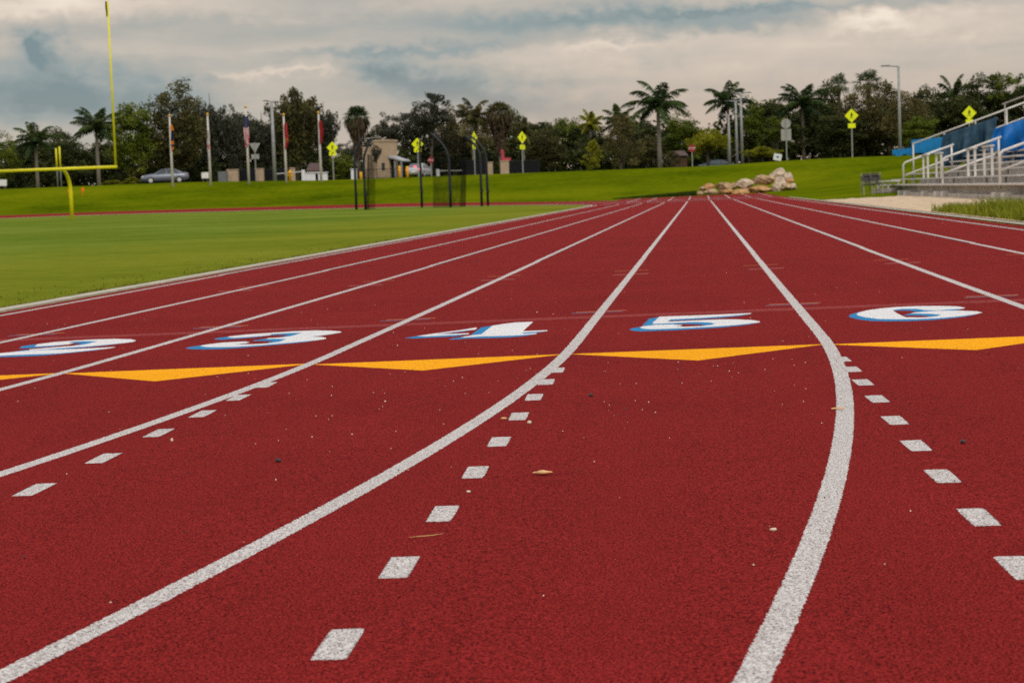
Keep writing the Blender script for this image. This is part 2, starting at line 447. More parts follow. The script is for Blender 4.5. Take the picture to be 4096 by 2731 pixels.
# ---- things painted on the track: outlines measured in the photograph, laid on the track at real size
def track_pt(x, y):                                        # 4096-wide photo position -> point on the sloping track
    d = (x-2048)/F*RX - (y-1365.5)/F*UX + FX
    t = 3.0
    for _ in range(30): t = (zg(d.x*t, d.y*t)-H)/d.z
    return d.x*t, d.y*t
def flat_poly(bm, pts, dz, jit=.0022, step=.012, seed=1):
    r = random.Random(seed); out = []
    n = len(pts)
    for i in range(n):
        a = Vector(pts[i]); b = Vector(pts[(i+1) % n]); L = (b-a).length; m = max(1, int(L/step))
        for j in range(m):
            p = a.lerp(b, j/m); out.append((p.x+r.uniform(-jit, jit), p.y+r.uniform(-jit, jit)*1.4))
    vs = [bm.verts.new((x, y, zg(x, y)+dz)) for x, y in out]
    f = bm.faces.new(vs)
    bmesh.ops.triangulate(bm, faces=[f], ngon_method='EAR_CLIP')
NUM = {
 '2': ((0, 1200, .34014), [[(405, 548), (440, 520), (620, 497), (850, 479), (1100, 464), (1350, 457), (1540, 462), (1605, 477), (1560, 494), (1400, 513), (1200, 532), (1000, 550), (760, 564), (560, 580), (350, 595), (345, 582), (640, 556), (880, 538), (1000, 522), (1060, 508), (1150, 487), (1000, 485), (850, 492), (800, 498), (870, 508), (800, 523), (600, 538)],
      [(-70, 642), (0, 626), (300, 599), (600, 586), (900, 576), (1200, 561), (1370, 552), (1300, 568), (1000, 600), (700, 628), (400, 640), (150, 648), (0, 657), (-70, 660)]]),
 '3': ((700, 1200, .34014), [[(615, 440), (640, 428), (850, 405), (1100, 388), (1400, 368), (1650, 358), (1850, 362), (1940, 370), (1962, 380), (1900, 392), (1800, 408), (1700, 422), (1600, 432), (1720, 435), (1780, 445), (1775, 458), (1700, 470), (1500, 490), (1300, 508), (1100, 525), (900, 540), (700, 552), (500, 556), (380, 555), (300, 545), (310, 535), (400, 520), (550, 502), (700, 493), (830, 488), (882, 497), (840, 508), (700, 522), (900, 521), (1100, 510), (1230, 490), (1310, 460), (1200, 458), (1070, 459), (1100, 448), (1250, 440), (1360, 426), (1430, 406), (1490, 386), (1300, 392), (1110, 404), (1135, 414), (1000, 426), (850, 437), (700, 446)]]),
 '4': ((1500, 1150, .34014), [[(490, 572), (650, 548), (850, 522), (1050, 495), (1190, 470), (1200, 480), (1190, 495), (1000, 515), (850, 535), (720, 549), (850, 546), (1000, 542), (1105, 538), (1105, 550), (950, 558), (750, 568), (600, 576)],
      [(1010, 585), (1140, 562), (1250, 550), (1300, 510), (1380, 450), (1500, 430), (1650, 412), (1860, 403), (1820, 440), (1740, 515), (1800, 512), (2030, 502), (2020, 515), (1850, 525), (1720, 533), (1750, 545), (1900, 537), (1900, 548), (1700, 563), (1500, 571), (1250, 576), (1050, 589)]]),
 '5': ((2300, 1130, .34014), [[(905, 487), (990, 403), (1200, 395), (1500, 385), (1800, 372), (2080, 360), (2060, 372), (1850, 392), (1600, 410), (1400, 422), (1120, 436), (1090, 461), (1300, 452), (1500, 443), (1700, 435), (1900, 434), (2080, 442), (2175, 458), (2170, 470), (2050, 485), (1850, 505), (1600, 522), (1350, 535), (1100, 545), (900, 551), (800, 545), (760, 530), (800, 515), (950, 499), (1150, 493), (1260, 502), (1240, 514), (1150, 521), (1300, 521), (1480, 513), (1600, 500), (1645, 482), (1560, 470), (1400, 466), (1200, 475), (1000, 486)]]),
 '6': ((3100, 1130, .42347), [[(768, 300), (790, 285), (860, 265), (1000, 245), (1150, 232), (1350, 224), (1550, 222), (1720, 226), (1795, 238), (1780, 248), (1650, 256), (1520, 264), (1420, 263), (1340, 250), (1200, 250), (1110, 262), (1150, 290), (1200, 315), (1240, 330), (1400, 331), (1530, 320), (1565, 305), (1450, 296), (1280, 293), (1310, 285), (1450, 273), (1550, 266), (1750, 266), (1900, 272), (1960, 285), (1900, 300), (1750, 320), (1550, 338), (1350, 346), (1150, 349), (980, 346), (860, 331), (790, 315)]]),
}
NUMLAB = {'2': 'white painted numeral 2 with blue drop shadow on the red track', '3': 'white painted numeral 3 with blue drop shadow on the red track', '4': 'white painted numeral 4 with blue drop shadow on the red track',
          '5': 'white painted numeral 5 with blue drop shadow on the red track', '6': 'white painted numeral 6 with blue drop shadow on the red track'}
for ch, ((ox, oy, sc), polys) in NUM.items():
    gp = [[track_pt(ox+x*sc, oy+y*sc) for x, y in p] for p in polys]
    cx = sum(p[0] for q in gp for p in q)/sum(len(q) for q in gp); cy = sum(p[1] for q in gp for p in q)/sum(len(q) for q in gp)
    rt = empty('lane_number', (0, 0, 0), 0, NUMLAB[ch], 'lane number', 'lane numbers painted on the track')
    bm = bmesh.new()
    for i, q in enumerate(gp): flat_poly(bm, [(x-.046, y-.105) for x, y in q], .0004+.00005*i, seed=i+5)
    for fr in (.33, .66):
        for i, q in enumerate(gp): flat_poly(bm, [(x-.046*fr, y-.105*fr) for x, y in q], 
            .0005+.00005*i+fr*.0002, seed=i+9)
    link('shadow_stroke', bm, M_NUMB, rt)
    bm = bmesh.new()
    for i, q in enumerate(gp): flat_poly(bm, q, 
            .0009+.00005*i, seed=i+2)
    link('white_stroke', bm, M_NUMW, rt)
TRI = [(1, 'lane 2, under the numeral 2'), (2, 'lane 3, under the numeral 3'), (3, 'lane 4, under the numeral 4'), (4, 'lane 5, under the numeral 5'), (5, 'lane 6, under the numeral 6')]
TRI_C = {2: ((0, 1200, .34014, 815, 858), (700, 1200, .34014, 1562, 748), (0, 1200, .34014, 1820, 955)), 3: ((700, 1200, .34014, 1690, 752), (1500, 1150, .34014, 2172, 785), (1500, 1150, .34014, 560, 975)),
         4: ((2300, 1130, .34014, 0, 836), (3100, 1130, .42347, 428, 583), (2300, 1130, .34014, 1440, 916)), 5: ((3100, 1130, .42347, 555, 581), None, (3100, 1130, .42347, 1900, 638))}
for k in (2, 3, 4, 5): TRI_C[k] = [track_pt(q[0]+q[3]*q[2], q[1]+q[4]*q[2]) if q else None for q in TRI_C[k]]
TRI_C[5][1] = (TRI_C[5][0][0]+W-.07, TRI_C[5][0][1]+.03)
TRI_C[1] = [(x-W, y) for x, y in TRI_C[2]]
for k, where in TRI:
    L, Rr, T_ = TRI_C[k]
    bm = bmesh.new(); flat_poly(bm, [(L[0]-.028, L[1]-.004), (Rr[0]+.028, Rr[1]+.004), T_], .00015, .0018, .02, k)
    tag(link('painted_triangle', bm, M_ORANGE), 'flat orange painted triangle across '+where, 'painted triangle', 'orange triangles in a row across the track')
# white dashes that carry the straight on past the bending lane lines
ORD = ['tenth', 'ninth', 'eighth', 'seventh', 'sixth', 'fifth', 'fourth', 'third', 'second', 'first']
DASH = {3: [(80, 1124), (238, 1052), (363, 994), (466, 950), (548, 913), (610, 884)],
        4: [(777, 1478), (917, 1302), (1018, 1179), (1093, 1084), (1146, 1014), (1190, 956), (1226, 912), (1255, 877), (1280, 850)],
        5: [(2340, 1303), (2247, 1187), (2162, 1093), (2101, 1023), (2053, 965), (2013, 916), (1980, 878), (1955, 848), (1930, 825)]}
for k, pts in DASH.items():
    for i, (px, py) in enumerate(pts):
        x, y = track_pt(px*K, py*K); x = X0+k*W+ (x-(X0+k*W))*.6
        n = len(pts)-i
        bm = bmesh.new(); flat_poly(bm, [(x-.017, y-.102), (x+.032, y-.102), (x+.026, y+.102), (x-.025, y+.102)], .0004, .0022, .006, k*20+i)
        word = ['first', 'second', 'third', 'fourth', 'fifth', 'sixth', 'seventh', 'eighth', 'ninth'][n-1]
        tag(link('painted_dash', bm, M_WHITE), f'{word} white dash from the orange triangles, beside the line between lanes {k} and {k+1}', 'painted dash', 'white dashes along the lane lines')
# faint scrubbed-off finish line and the small hurdle marks
V = []; Fc = []; xs = frange(X0, X0+8*W, .05); rr = random.Random(3)
for x in xs:
    for dy in (-.10, .10): V.append((x, 10.62+dy+rr.uniform(-.012, .012), zg(x, 10.6)+.00015))
for i in range(len(xs)-1): Fc.append((2*i, 2*i+2, 2*i+3, 2*i+1))
tag(meshobj('faded_track_line', V, Fc, M_FADE), kind='structure')
M_MARKB = mat('faint_blue_mark', (.10, .06, .11), .9, .2, 60); M_MARKO = mat('faint_orange_mark', (.38, .075, .012), .9, .25, 60); M_MARKW = mat('faint_white_mark', (.33, .095, .09), .9, .2, 60)
def small_marks(y0, rows, w_=.14):
    for dy, dd, m, sh in rows:
        bm = bmesh.new()
        for k in range(1, 8):
            x = X0+k*W
            for a, b in ((x-w_-sh, x-.03), (x+.03, x+w_-sh)):
                vs = [bm.verts.new((u, v, zg(u, v)+.0006)) for u, v in ((a, y0+dy), (b, y0+dy), (b, y0+dy+dd), (a, y0+dy+dd))]; bm.faces.new(vs)
        tag(link('hurdle_track_markings', bm, m), kind='structure')
small_marks(10.98, [(0, .06, M_MARKB, .02), (.09, .055, M_MARKO, 0)])
small_marks(15.9, [(0, .07, M_MARKW, 0), (.75, .06, M_MARKO, .02)])
# worn grey-violet exchange marks far down the straight
M_VIO = mat('worn_violet_mark', (.26, .075, .085), .9, .25, 2)
bm = bmesh.new(); rr = random.Random(8)
for k in range(8):
    for y in (93.5, 99, 105.5, 112):
        x = X0+k*W+.12; L = rr.uniform(.5, .8); w_ = rr.uniform(.5, 1.3)
        vs = [bm.verts.new((a, b, zg(a, b)+.0075)) for a, b in ((x, y), (x+L, y), (x+L, y+w_), (x, y+w_))]; bm.faces.new(vs)
tag(link('exchange_zone_markings', bm, M_VIO), kind='structure')

# ------------------------------------------------------------------ bits lying on the track
M_POD = mat('tan_pod', (.62, .36, .15), .6, .14, 60, .002, 150); M_STONE = mat('pale_stone', (.62, .52, .40), .8, .15, 90); M_DSTONE = mat('dark_stone', (.03, .03, .03), .6, .2, 90); M_STRAW = mat('straw', (.50, .33, .12), .7, .1, 50)
def onp(px, py): x, y = track_pt(px*K, py*K); return Vector((x, y, zg(x, y)))
def pod(px, py, pts, rad, label):
    p = onp(px, py); bm = bmesh.new(); tube(bm, [(x, y, z+rad[i]*.55) for i, (x, y, z) in enumerate(pts)], rad, 10)
    for v in bm.verts: v.co.z = max(v.co.z*.62, .0003)
    o = link('seed_pod', bm, M_POD, None, True); o.location = p+Vector((0, 0, .003)); s = o.modifiers.new('s', 'SUBSURF'); s.levels = s.render_levels = 2
    tag(o, label, 'seed pod')
pod(1246, 1090, [(-.024, .004, .001), (-.018, .003, .001), (-.011, .0, .001), (-.004, -.009, .001), (.003, -.010, .001), (.010, -.003, .002), (.017, .003, .002), (.024, .004, .002)], [.0028, .0040, .0050, .0095, .0100, .0062, .0040, .0025], 'lumpy tan pod lying in the middle of lane 5')
pod(1924, 942, [(-.019, -.004, 0), (-.012, -.001, .001), (0, .001, .002), (.010, 0, .002), (.019, .001, .001)], [.0042, .0052, .0048, .0048, .0040], 'slim tan pod lying across the white line between lanes 5 and 6')
bm = bmesh.new(); tube(bm, [(-.032, -.012, .002), (-.01, -.006, .003), (.012, .002, .003), (.032, .016, .004)], [.0006, .0010, .0010, .0005], 6)
o = link('pine_needle', bm, M_STRAW, None, True); o.location = onp(979, 1233); tag(o, 'thin straw coloured needle lying beside the lower white dashes', 'needle')
def pebble(px, py, r, m, label, sc=(1, .8, .7), seed=0):
    bm = bmesh.new(); ball(bm, (0, 0, r*sc[2]*.8), r, 2, sc); q = random.Random(seed)
    for v in bm.verts: v.co *= 1+q.uniform(-.12, .12)
    o = link('pebble', bm, m, None, True); o.location = onp(px, py); tag(o, label, 'pebble', 'pebbles lying on the track')
pebble(1357, 910, .0075, M_DSTONE, 'black crumb lying in lane 5 below its orange triangle', seed=1)
pebble(639, 1061, .0075, M_DSTONE, 'black crumb lying alone in the middle of lane 4', (1, .7, .7), 2)
pebble(2212, 1018, .0062, M_DSTONE, 'round dark pebble lying in lane 6 beyond the dashes', (1, 1, .9), 3)
pebble(1776, 1219, .0058, M_STONE, 'cream pebble lying alone low in lane 5, left of the curving line', (1.2, .8, .6), 4)
pebble(1076, 1131, .0050, M_STONE, 'tiny pale crumb lying between two white dashes', (1, .9, .6), 5)
pebble(395, 1014, .0055, M_STONE, 'pale pointed crumb lying under a dash in lane 4', (.8, .8, 1), 6)
pebble(1216, 973, .0070, M_STONE, 'cream pebble lying just beside a white dash in lane 5', (1, .8, .8), 7)
pebble(1157, 963, .0075, M_POD, 'orange tan chip lying between the dashes and the curving line', (1.3, .7, .5), 8)
# the countless small crumbs
V = []; Fc = []; rr = random.Random(21); mi = []
for i in range(330):
    y = 3.0+10.5*rr.random()**.8; x = -.1*y+rr.uniform(-.30, .24)*y
    if i < 90: y = rr.uniform(5.2, 7.6); x = rr.uniform(-1.6, .4)
    r = rr.uniform(.0010, .0028)*(1.5 if rr.random() < .1 else 1); z = zg(x, y)+.0015
    b = len(V); a0 = rr.random()*6
    for kx in range(5): V.append((x+r*math.cos(a0+kx*1.257)*rr.uniform(.7, 1.3), y+r*math.sin(a0+kx*1.257)*rr.uniform(.7, 1.3), z))
    V.append((x, y, z+r*1.3)); q = 0 if rr.random() < .62 else 1
    for kx in range(5): Fc.append((b+kx, b+(kx+1) % 5, b+5)); mi.append(q)
o = meshobj('debris', V, Fc, M_STONE); o.data.materials.append(M_DSTONE); o.data.polygons.foreach_set('material_index', mi); tag(o, kind='stuff')

# ------------------------------------------------------------------ stand apron: gravel and weeds
M_GRAV = mat('limestone_gravel', (.50, .36, .23), .95, .2, 3.0, .03, 14, col2=(.66, .52, .37))
edge = [(4.22, 70.5), (5.0, 69.5), (6.2, 70.5), (7.2, 73), (9, 75.5), (14, 77), (34, 77)]
bm = bmesh.new(); rr = random.Random(5)
nx, ny = 60, 120
def ytop(x):
    for (a, b), (c, d) in zip(edge, edge[1:]):
        if a <= x <= c: return b+(d-b)*(x-a)/(c-a)
    return edge[-1][1]
grid = []
for j in range(ny+1):
    row = []
    for i in range(nx+1):
        x = 4.22+(34-4.22)*(i/nx)**1.6; yt = ytop(x)+.25*math.sin(x*9)+.15*math.sin(x*23); y = -4+(yt+4)*j/ny
        row.append(bm.verts.new((x, y, terrain(x, y)+.015+.03*rr.random()*sm(0, .6, x-4.3))))
    grid.append(row)
for j in range(ny):
    for i in range(nx): bm.faces.new((grid[j][i], grid[j][i+1], grid[j+1][i+1], grid[j+1][i]))
tag(link('gravel_path', bm, M_GRAV, None, True), kind='structure')
def blades(name, gen, n, m, kind='stuff', seed=1):
    V = []; Fc = []; T = []; r = random.Random(seed)
    for _ in range(n):
        g = gen(r)
        if g is None: continue
        x, y, z, h, wd = g
        a = r.random()*6.283; bx, by = math.cos(a), math.sin(a); lean = r.uniform(.1, .75)*h; la = r.random()*6.283; lx, ly = math.cos(la)*lean, math.sin(la)*lean
        b = len(V)
        V += [(x-bx*wd, y-by*wd, z), (x+bx*wd, y+by*wd, z), (x+bx*wd*.7+lx*.4, y+by*wd*.7+ly*.4, z+h*.6), (x-bx*wd*.7+lx*.4, y-by*wd*.7+ly*.4, z+h*.6), (x+lx, y+ly, z+h)]
        t = r.random(); Fc += [(b, b+1, b+2, b+3), (b+3, b+2, b+4)]; T += [t, t]
    o = meshobj(name, V, Fc, m, tint=T); return tag(o, kind=kind)
def g_weed(r):
    y = r.uniform(22, 38); x = 4.25+abs(r.gauss(0, .55))+ (.25*r.random())
    lim = 4.9+.04*(38-y)
    clump = .5+.5*math.sin(y*2.1+x*3)*math.sin(y*.9+1)
    if x > lim+.5 or r.random() > .35+.65*clump: return None
    if y > 33 and x > 4.35+(38-y)*.16: return None
    h = r.uniform(.06, .20)*(1+.6*clump)*(1.15 if y < 33 else .75)
    return x, y, terrain(x, y), h, r.uniform(.004, .010)
blades('weeds', g_weed, 26000, L_WEED, seed=31)
def g_edge(r):
    y = 10+28*r.random()**1.6; o = -.295-abs(r.gauss(0, .04))
    if r.random() < .10: o = -.30-abs(r.gauss(0, .5))
    x = X0+o
    return x, y, terrain(x, y), r.uniform(.010, .028)*(1.5 if math.sin(y*3.3)*math.sin(y*1.7+2) > .35 else .8), r.uniform(.003, .007)
def g_shade(r):
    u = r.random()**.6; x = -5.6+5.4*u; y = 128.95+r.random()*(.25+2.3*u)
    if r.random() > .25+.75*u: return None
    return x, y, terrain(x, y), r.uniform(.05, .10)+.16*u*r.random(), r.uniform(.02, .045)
L_SHADE = leaf_mat('cut_shade_green', (.016, .028, .004), (.038, .056, .006), (.075, .092, .010))
blades('cut_shade_blades', g_shade, 6500, L_SHADE, seed=33)  # shade of the cut bank, put into dark blades beside the boulders
L_TURF = leaf_mat('turf_blade', (.085, .095, .008), (.165, .170, .014), (.24, .225, .026), .4)
blades('grass', g_edge, 9000, L_TURF, seed=32)

# ------------------------------------------------------------------ boulders at the end of the straight
def rock_mat(name, a, b, c):
    m = bpy.data.materials.new(name); m.use_nodes = True; n = N(m.node_tree); bs = m.node_tree.nodes['Principled BSDF']
    co = n.new('ShaderNodeTexCoord').outputs['Object']
    v = n.noise(co, 2.2, 6, .65); v2 = n.noise(co, 9, 4, .6)
    n.put(bs.inputs['Base Color'], n.ramp(n.math('MULTIPLY_ADD', v2, .3, n.math('MULTIPLY', v, .72)), [(.36, a), (.52, b), (.66, c)])); bs.inputs['Roughness'].default_value = .9
    bp = n.new('ShaderNodeBump'); bp.inputs['Distance'].default_value = .05; n.put(bp.inputs['Height'], v2); n.L.new(bp.outputs[0], bs.inputs['Normal']); return m
RK = {'p': rock_mat('pale_limestone', (.26, .19, .12), (.50, .385, .275), (.64, .53, .40)), 't': rock_mat('tan_limestone', (.15, .095, .05), (.38, .25, .135), (.50, .36, .21)),
      'o': rock_mat('orange_limestone', (.18, .08, .03), (.44, .22, .075), (.50, .33, .17))}
ROCKS = [(1770, 205, 270, 215, 'p', 131.2, 'big pale boulder on top of the heap, highest of all'), (1985, 255, 200, 230, 'p', 130.9, 'pale boulder leaning at the high end of the heap'), (1800, 410, 280, 270, 'p', 129.9, 'large pale grey boulder under the highest boulder'),
 (1965, 435, 300, 125, 't', 129.6, 'flat tan boulder beside the large pale grey boulder at the low grass'), (2065, 405, 105, 105, 'p', 129.3, 'small round pale boulder at the outer end of the heap'), (1990, 320, 150, 90, 'o', 130.0, 'small orange stained boulder set into the pale ones'),
 (1470, 300, 430, 170, 't', 130.6, 'long smooth tan boulder bridging a dark gap'), (1430, 490, 450, 140, 'o', 129.6, 'long orange tan boulder at the track edge under the smooth bridging one'),
 (1110, 400, 340, 200, 'p', 130.3, 'broad boulder with a brown hollow face in mid heap'), (1040, 535, 340, 105, 'o', 129.5, 'low orange slab under the broad hollow faced boulder'), (740, 415, 300, 140, 't', 130.2, 'pitted tan boulder with a dark hole'),
 (735, 535, 290, 115, 'o', 129.5, 'low orange block under the pitted tan boulder'), (440, 440, 230, 130, 'o', 130.1, 'peaked rust orange boulder near the low end of the heap'), (445, 540, 265, 105, 't', 129.5, 'low tan block under the peaked rust boulder'),
 (255, 560, 130, 75, 't', 129.3, 'smallest brown stone at the low end of the heap'), (290, 470, 110, 75, 't', 130.0, 'small brown stone beside the peaked rust boulder'), (920, 410, 130, 105, 't', 130.6, 'small tan stone wedged between two bigger boulders')]
for i, (zx, zy, zw, zh, mk, Y, lab) in enumerate(ROCKS):
    q = .20408; rr = random.Random(50+i)
    c = at((2750+zx*q)/K, (660+zy*q)/K, Y); wx = zw*q*Y/F*1.26; hz = zh*q*Y/F*1.34
    bm = bmesh.new(); ball(bm, (0, 0, 0), .5, 4)
    planes = [(Vector((rr.gauss(0, 1), rr.gauss(0, 1), rr.gauss(0, 1))).normalized(), rr.uniform(.25, .42)) for _ in range(15)]
    for v in bm.verts:
        for nn, dd in planes:
            e = v.co.dot(nn)-dd
            if e > 0: v.co -= nn*e
        f = v.co*3; v.co *= 1+.05*math.sin(f.x*3.1+i)+.05*math.sin(f.y*4.3+f.z*3+i*2)+.025*math.sin(f.x*9+f.z*7+i)+rr.uniform(-.016, .016)
    mz = max(abs(v.co.z) for v in bm.verts)*2; mx = max(abs(v.co.x) for v in bm.verts)*2
    for v in bm.verts: v.co = Vector((v.co.x*wx/mx, v.co.y*max(wx, hz)*.9, v.co.z*hz/mz))
    o = link('boulder', bm, RK[mk], None, False); o.location = c; o.rotation_euler = (0, rr.uniform(-.1, .1), 0)
    tag(o, lab, 'boulder', 'boulders heaped at the end of the straight')

# ------------------------------------------------------------------ goalpost
def goalpost():
    Yb, Yp = 106.0, 109.1
    br = at(266, 383.5, Yb); rz = br.z; xr = br.x; xl = xr-7.11; xc = (xr+xl)/2
    base = terrain(xc, Yp); top = at(251, 3, Yb).z
    g = empty('goalpost', (xc, Yp, base), 0, 'yellow gooseneck goalpost standing on the far end of the infield turf', 'goalpost')
    def loc(x, y, z): return (x-xc, y-Yp, z-base)
    bm = bmesh.new(); pts = [loc(xc, Yp, base-.2), loc(xc, Yp, base+(rz-base)*.55)]
    for t in (.2, .4, .6, .8, 1): a = t*PI/2; pts.append(loc(xc, Yp-1.5*(1-math.cos(a)), base+(rz-base)*(.55+.45*math.sin(a))))
    pts.append(loc(xc, Yb, rz)); tube(bm, pts, [.105, .105, .10, .095, .09, .085, .08, .08], 14); link('gooseneck_post', bm, M_YEL, g, True)
    bm = bmesh.new(); tube(bm, [loc(xl-.06, Yb, rz), loc(xr+.06, Yb, rz)], .085, 14); link('crossbar', bm, M_YEL, g, True)
    for x in (xl, xr):
        bm = bmesh.new(); tube(bm, [loc(x, Yb, rz), loc(x, Yb, top)], [.062, .052], 12); up = link('upright', bm, M_YEL, g, True)
        bm = bmesh.new(); n = 7
        V = [loc(x-.07-.02*math.sin(i), Yb-.05+.03*math.sin(i*1.3), top-.02-i*.135) for i in range(n)]
        for a, b in zip(V, V[1:]): box(bm, ((a[0]+b[0])/2, (a[1]+b[1])/2, (a[2]+b[2])/2), (.085, .02, .15))
        link('wind_ribbon', bm, mat('dark_ribbon', (.045, .020, .012), .8, .1, 4), up)
goalpost()

# ------------------------------------------------------------------ throwing cage
M_NET = bpy.data.materials.new('black_netting'); M_NET.use_nodes = True
def _net():
    n = N(M_NET.node_tree); t = M_NET.node_tree; b = t.nodes['Principled BSDF']; out = t.nodes['Material Output']
    b.inputs['Base Color'].default_value = (.006, .007, .008, 1); b.inputs['Roughness'].default_value = .9; b.inputs['Specular IOR Level'].default_value = 0.0
    co = n.new('ShaderNodeTexCoord').outputs['Object']; nz = n.noise(co, 1.6, 3, .6)
    tr = n.new('ShaderNodeBsdfTransparent'); mx = n.new('ShaderNodeMixShader'); n.put(mx.inputs[0], n.smooth(nz, -.25, 1.35))
    n.L.new(tr.outputs[0], mx.inputs[1]); n.L.new(b.outputs[0], mx.inputs[2]); n.L.new(mx.outputs[0], out.inputs[0])
_net()
def cage():
    Y = 112.0; q = .27636
    Z = lambda x, y, dy=0: at((1350+x*q)/K, (500+y*q)/K, Y+dy)
    P = [((218, 1235), (200, 560), (370, 180), 1.6), ((345, 1225), (333, 560), (520, 190), -.8), ((1170, 1205), (1152, 500), (1195, 200), 3.0), ((1590, 1205), (1570, 540), (1345, 120), -2.0), ((2055, 1180), (2022, 500), (1850, 160), -.8), ((2150, 1180), (2112, 520), (1910, 150), 1.2)]
    o0 = Z(1180, 1220); o0.z = terrain(o0.x, Y)
    g = empty('throwing_cage', o0, 0, 'throwing cage of curved black poles with gathered dark netting on the infield', 'sports cage')
    for (b, k, t, dy) in P:
        B, Kn, T = Z(*b, dy), Z(*k, dy), Z(*t, dy)
        B.x = Z(k[0]+(b[1]-k[1])*.036, 0, dy).x; B.z = terrain(B.x, Y+dy)-.05; Kn.x = B.x
        pts = [B, B.lerp(Kn, .5), Kn]
        for s in (.2, .4, .6, .8, 1.0):
            c = Vector((Kn.x, Kn.y, Kn.z+(T.z-Kn.z)*.55)); pts.append((1-s)**2*Kn+2*s*(1-s)*c+s*s*T)
        bm = bmesh.new(); tube(bm, [p-o0 for p in pts], [.075, .073, .068, .066, .064, .062, .06, .058], 10); po = link('curved_pole', bm, M_NAVY, g, True)
        bm = bmesh.new(); box(bm, B.lerp(Kn, .34)-o0+Vector((.04, -.06, 0)), (.13, .16, .22), None, .02); link('winch', bm, M_NAVY, po)
    def net(xs, ytop, ybot, dy, fold):
        V = []; Fc = []; nr = 14; nc = len(xs)
        for j in range(nr+1):
            for i, (xt, xb) in enumerate(xs):
                t = j/nr; p = Z(xt+(xb-xt)*t, ytop[i]+(ybot[i]-ytop[i])*t, dy+fold*math.sin(i*2.1+t)); V.append(tuple(p-o0))
        for j in range(nr):
            for i in range(nc-1): a = j*nc+i; Fc.append((a, a+1, a+nc+1, a+nc))
        meshobj('netting', V, Fc, M_NET, g)
    xa = [(430+i*12, 415+i*13) for i in range(11)]
    net(xa, [430]*11, [1242]*11, -.3, .25); net([(430+i*7, 420+i*8) for i in range(6)], [430]*6, [1240]*6, .2, .3)
    xb = [(1375+i*25, 1385+i*25) for i in range(20)]
    net(xb, [140+i*2 for i in range(20)], [1218-i*1.6 for i in range(20)], -.6, .15)
    net([(1815+i*9, 1765+i*13) for i in range(8)], [175]*8, [1200]*8, .1, .25)
cage()

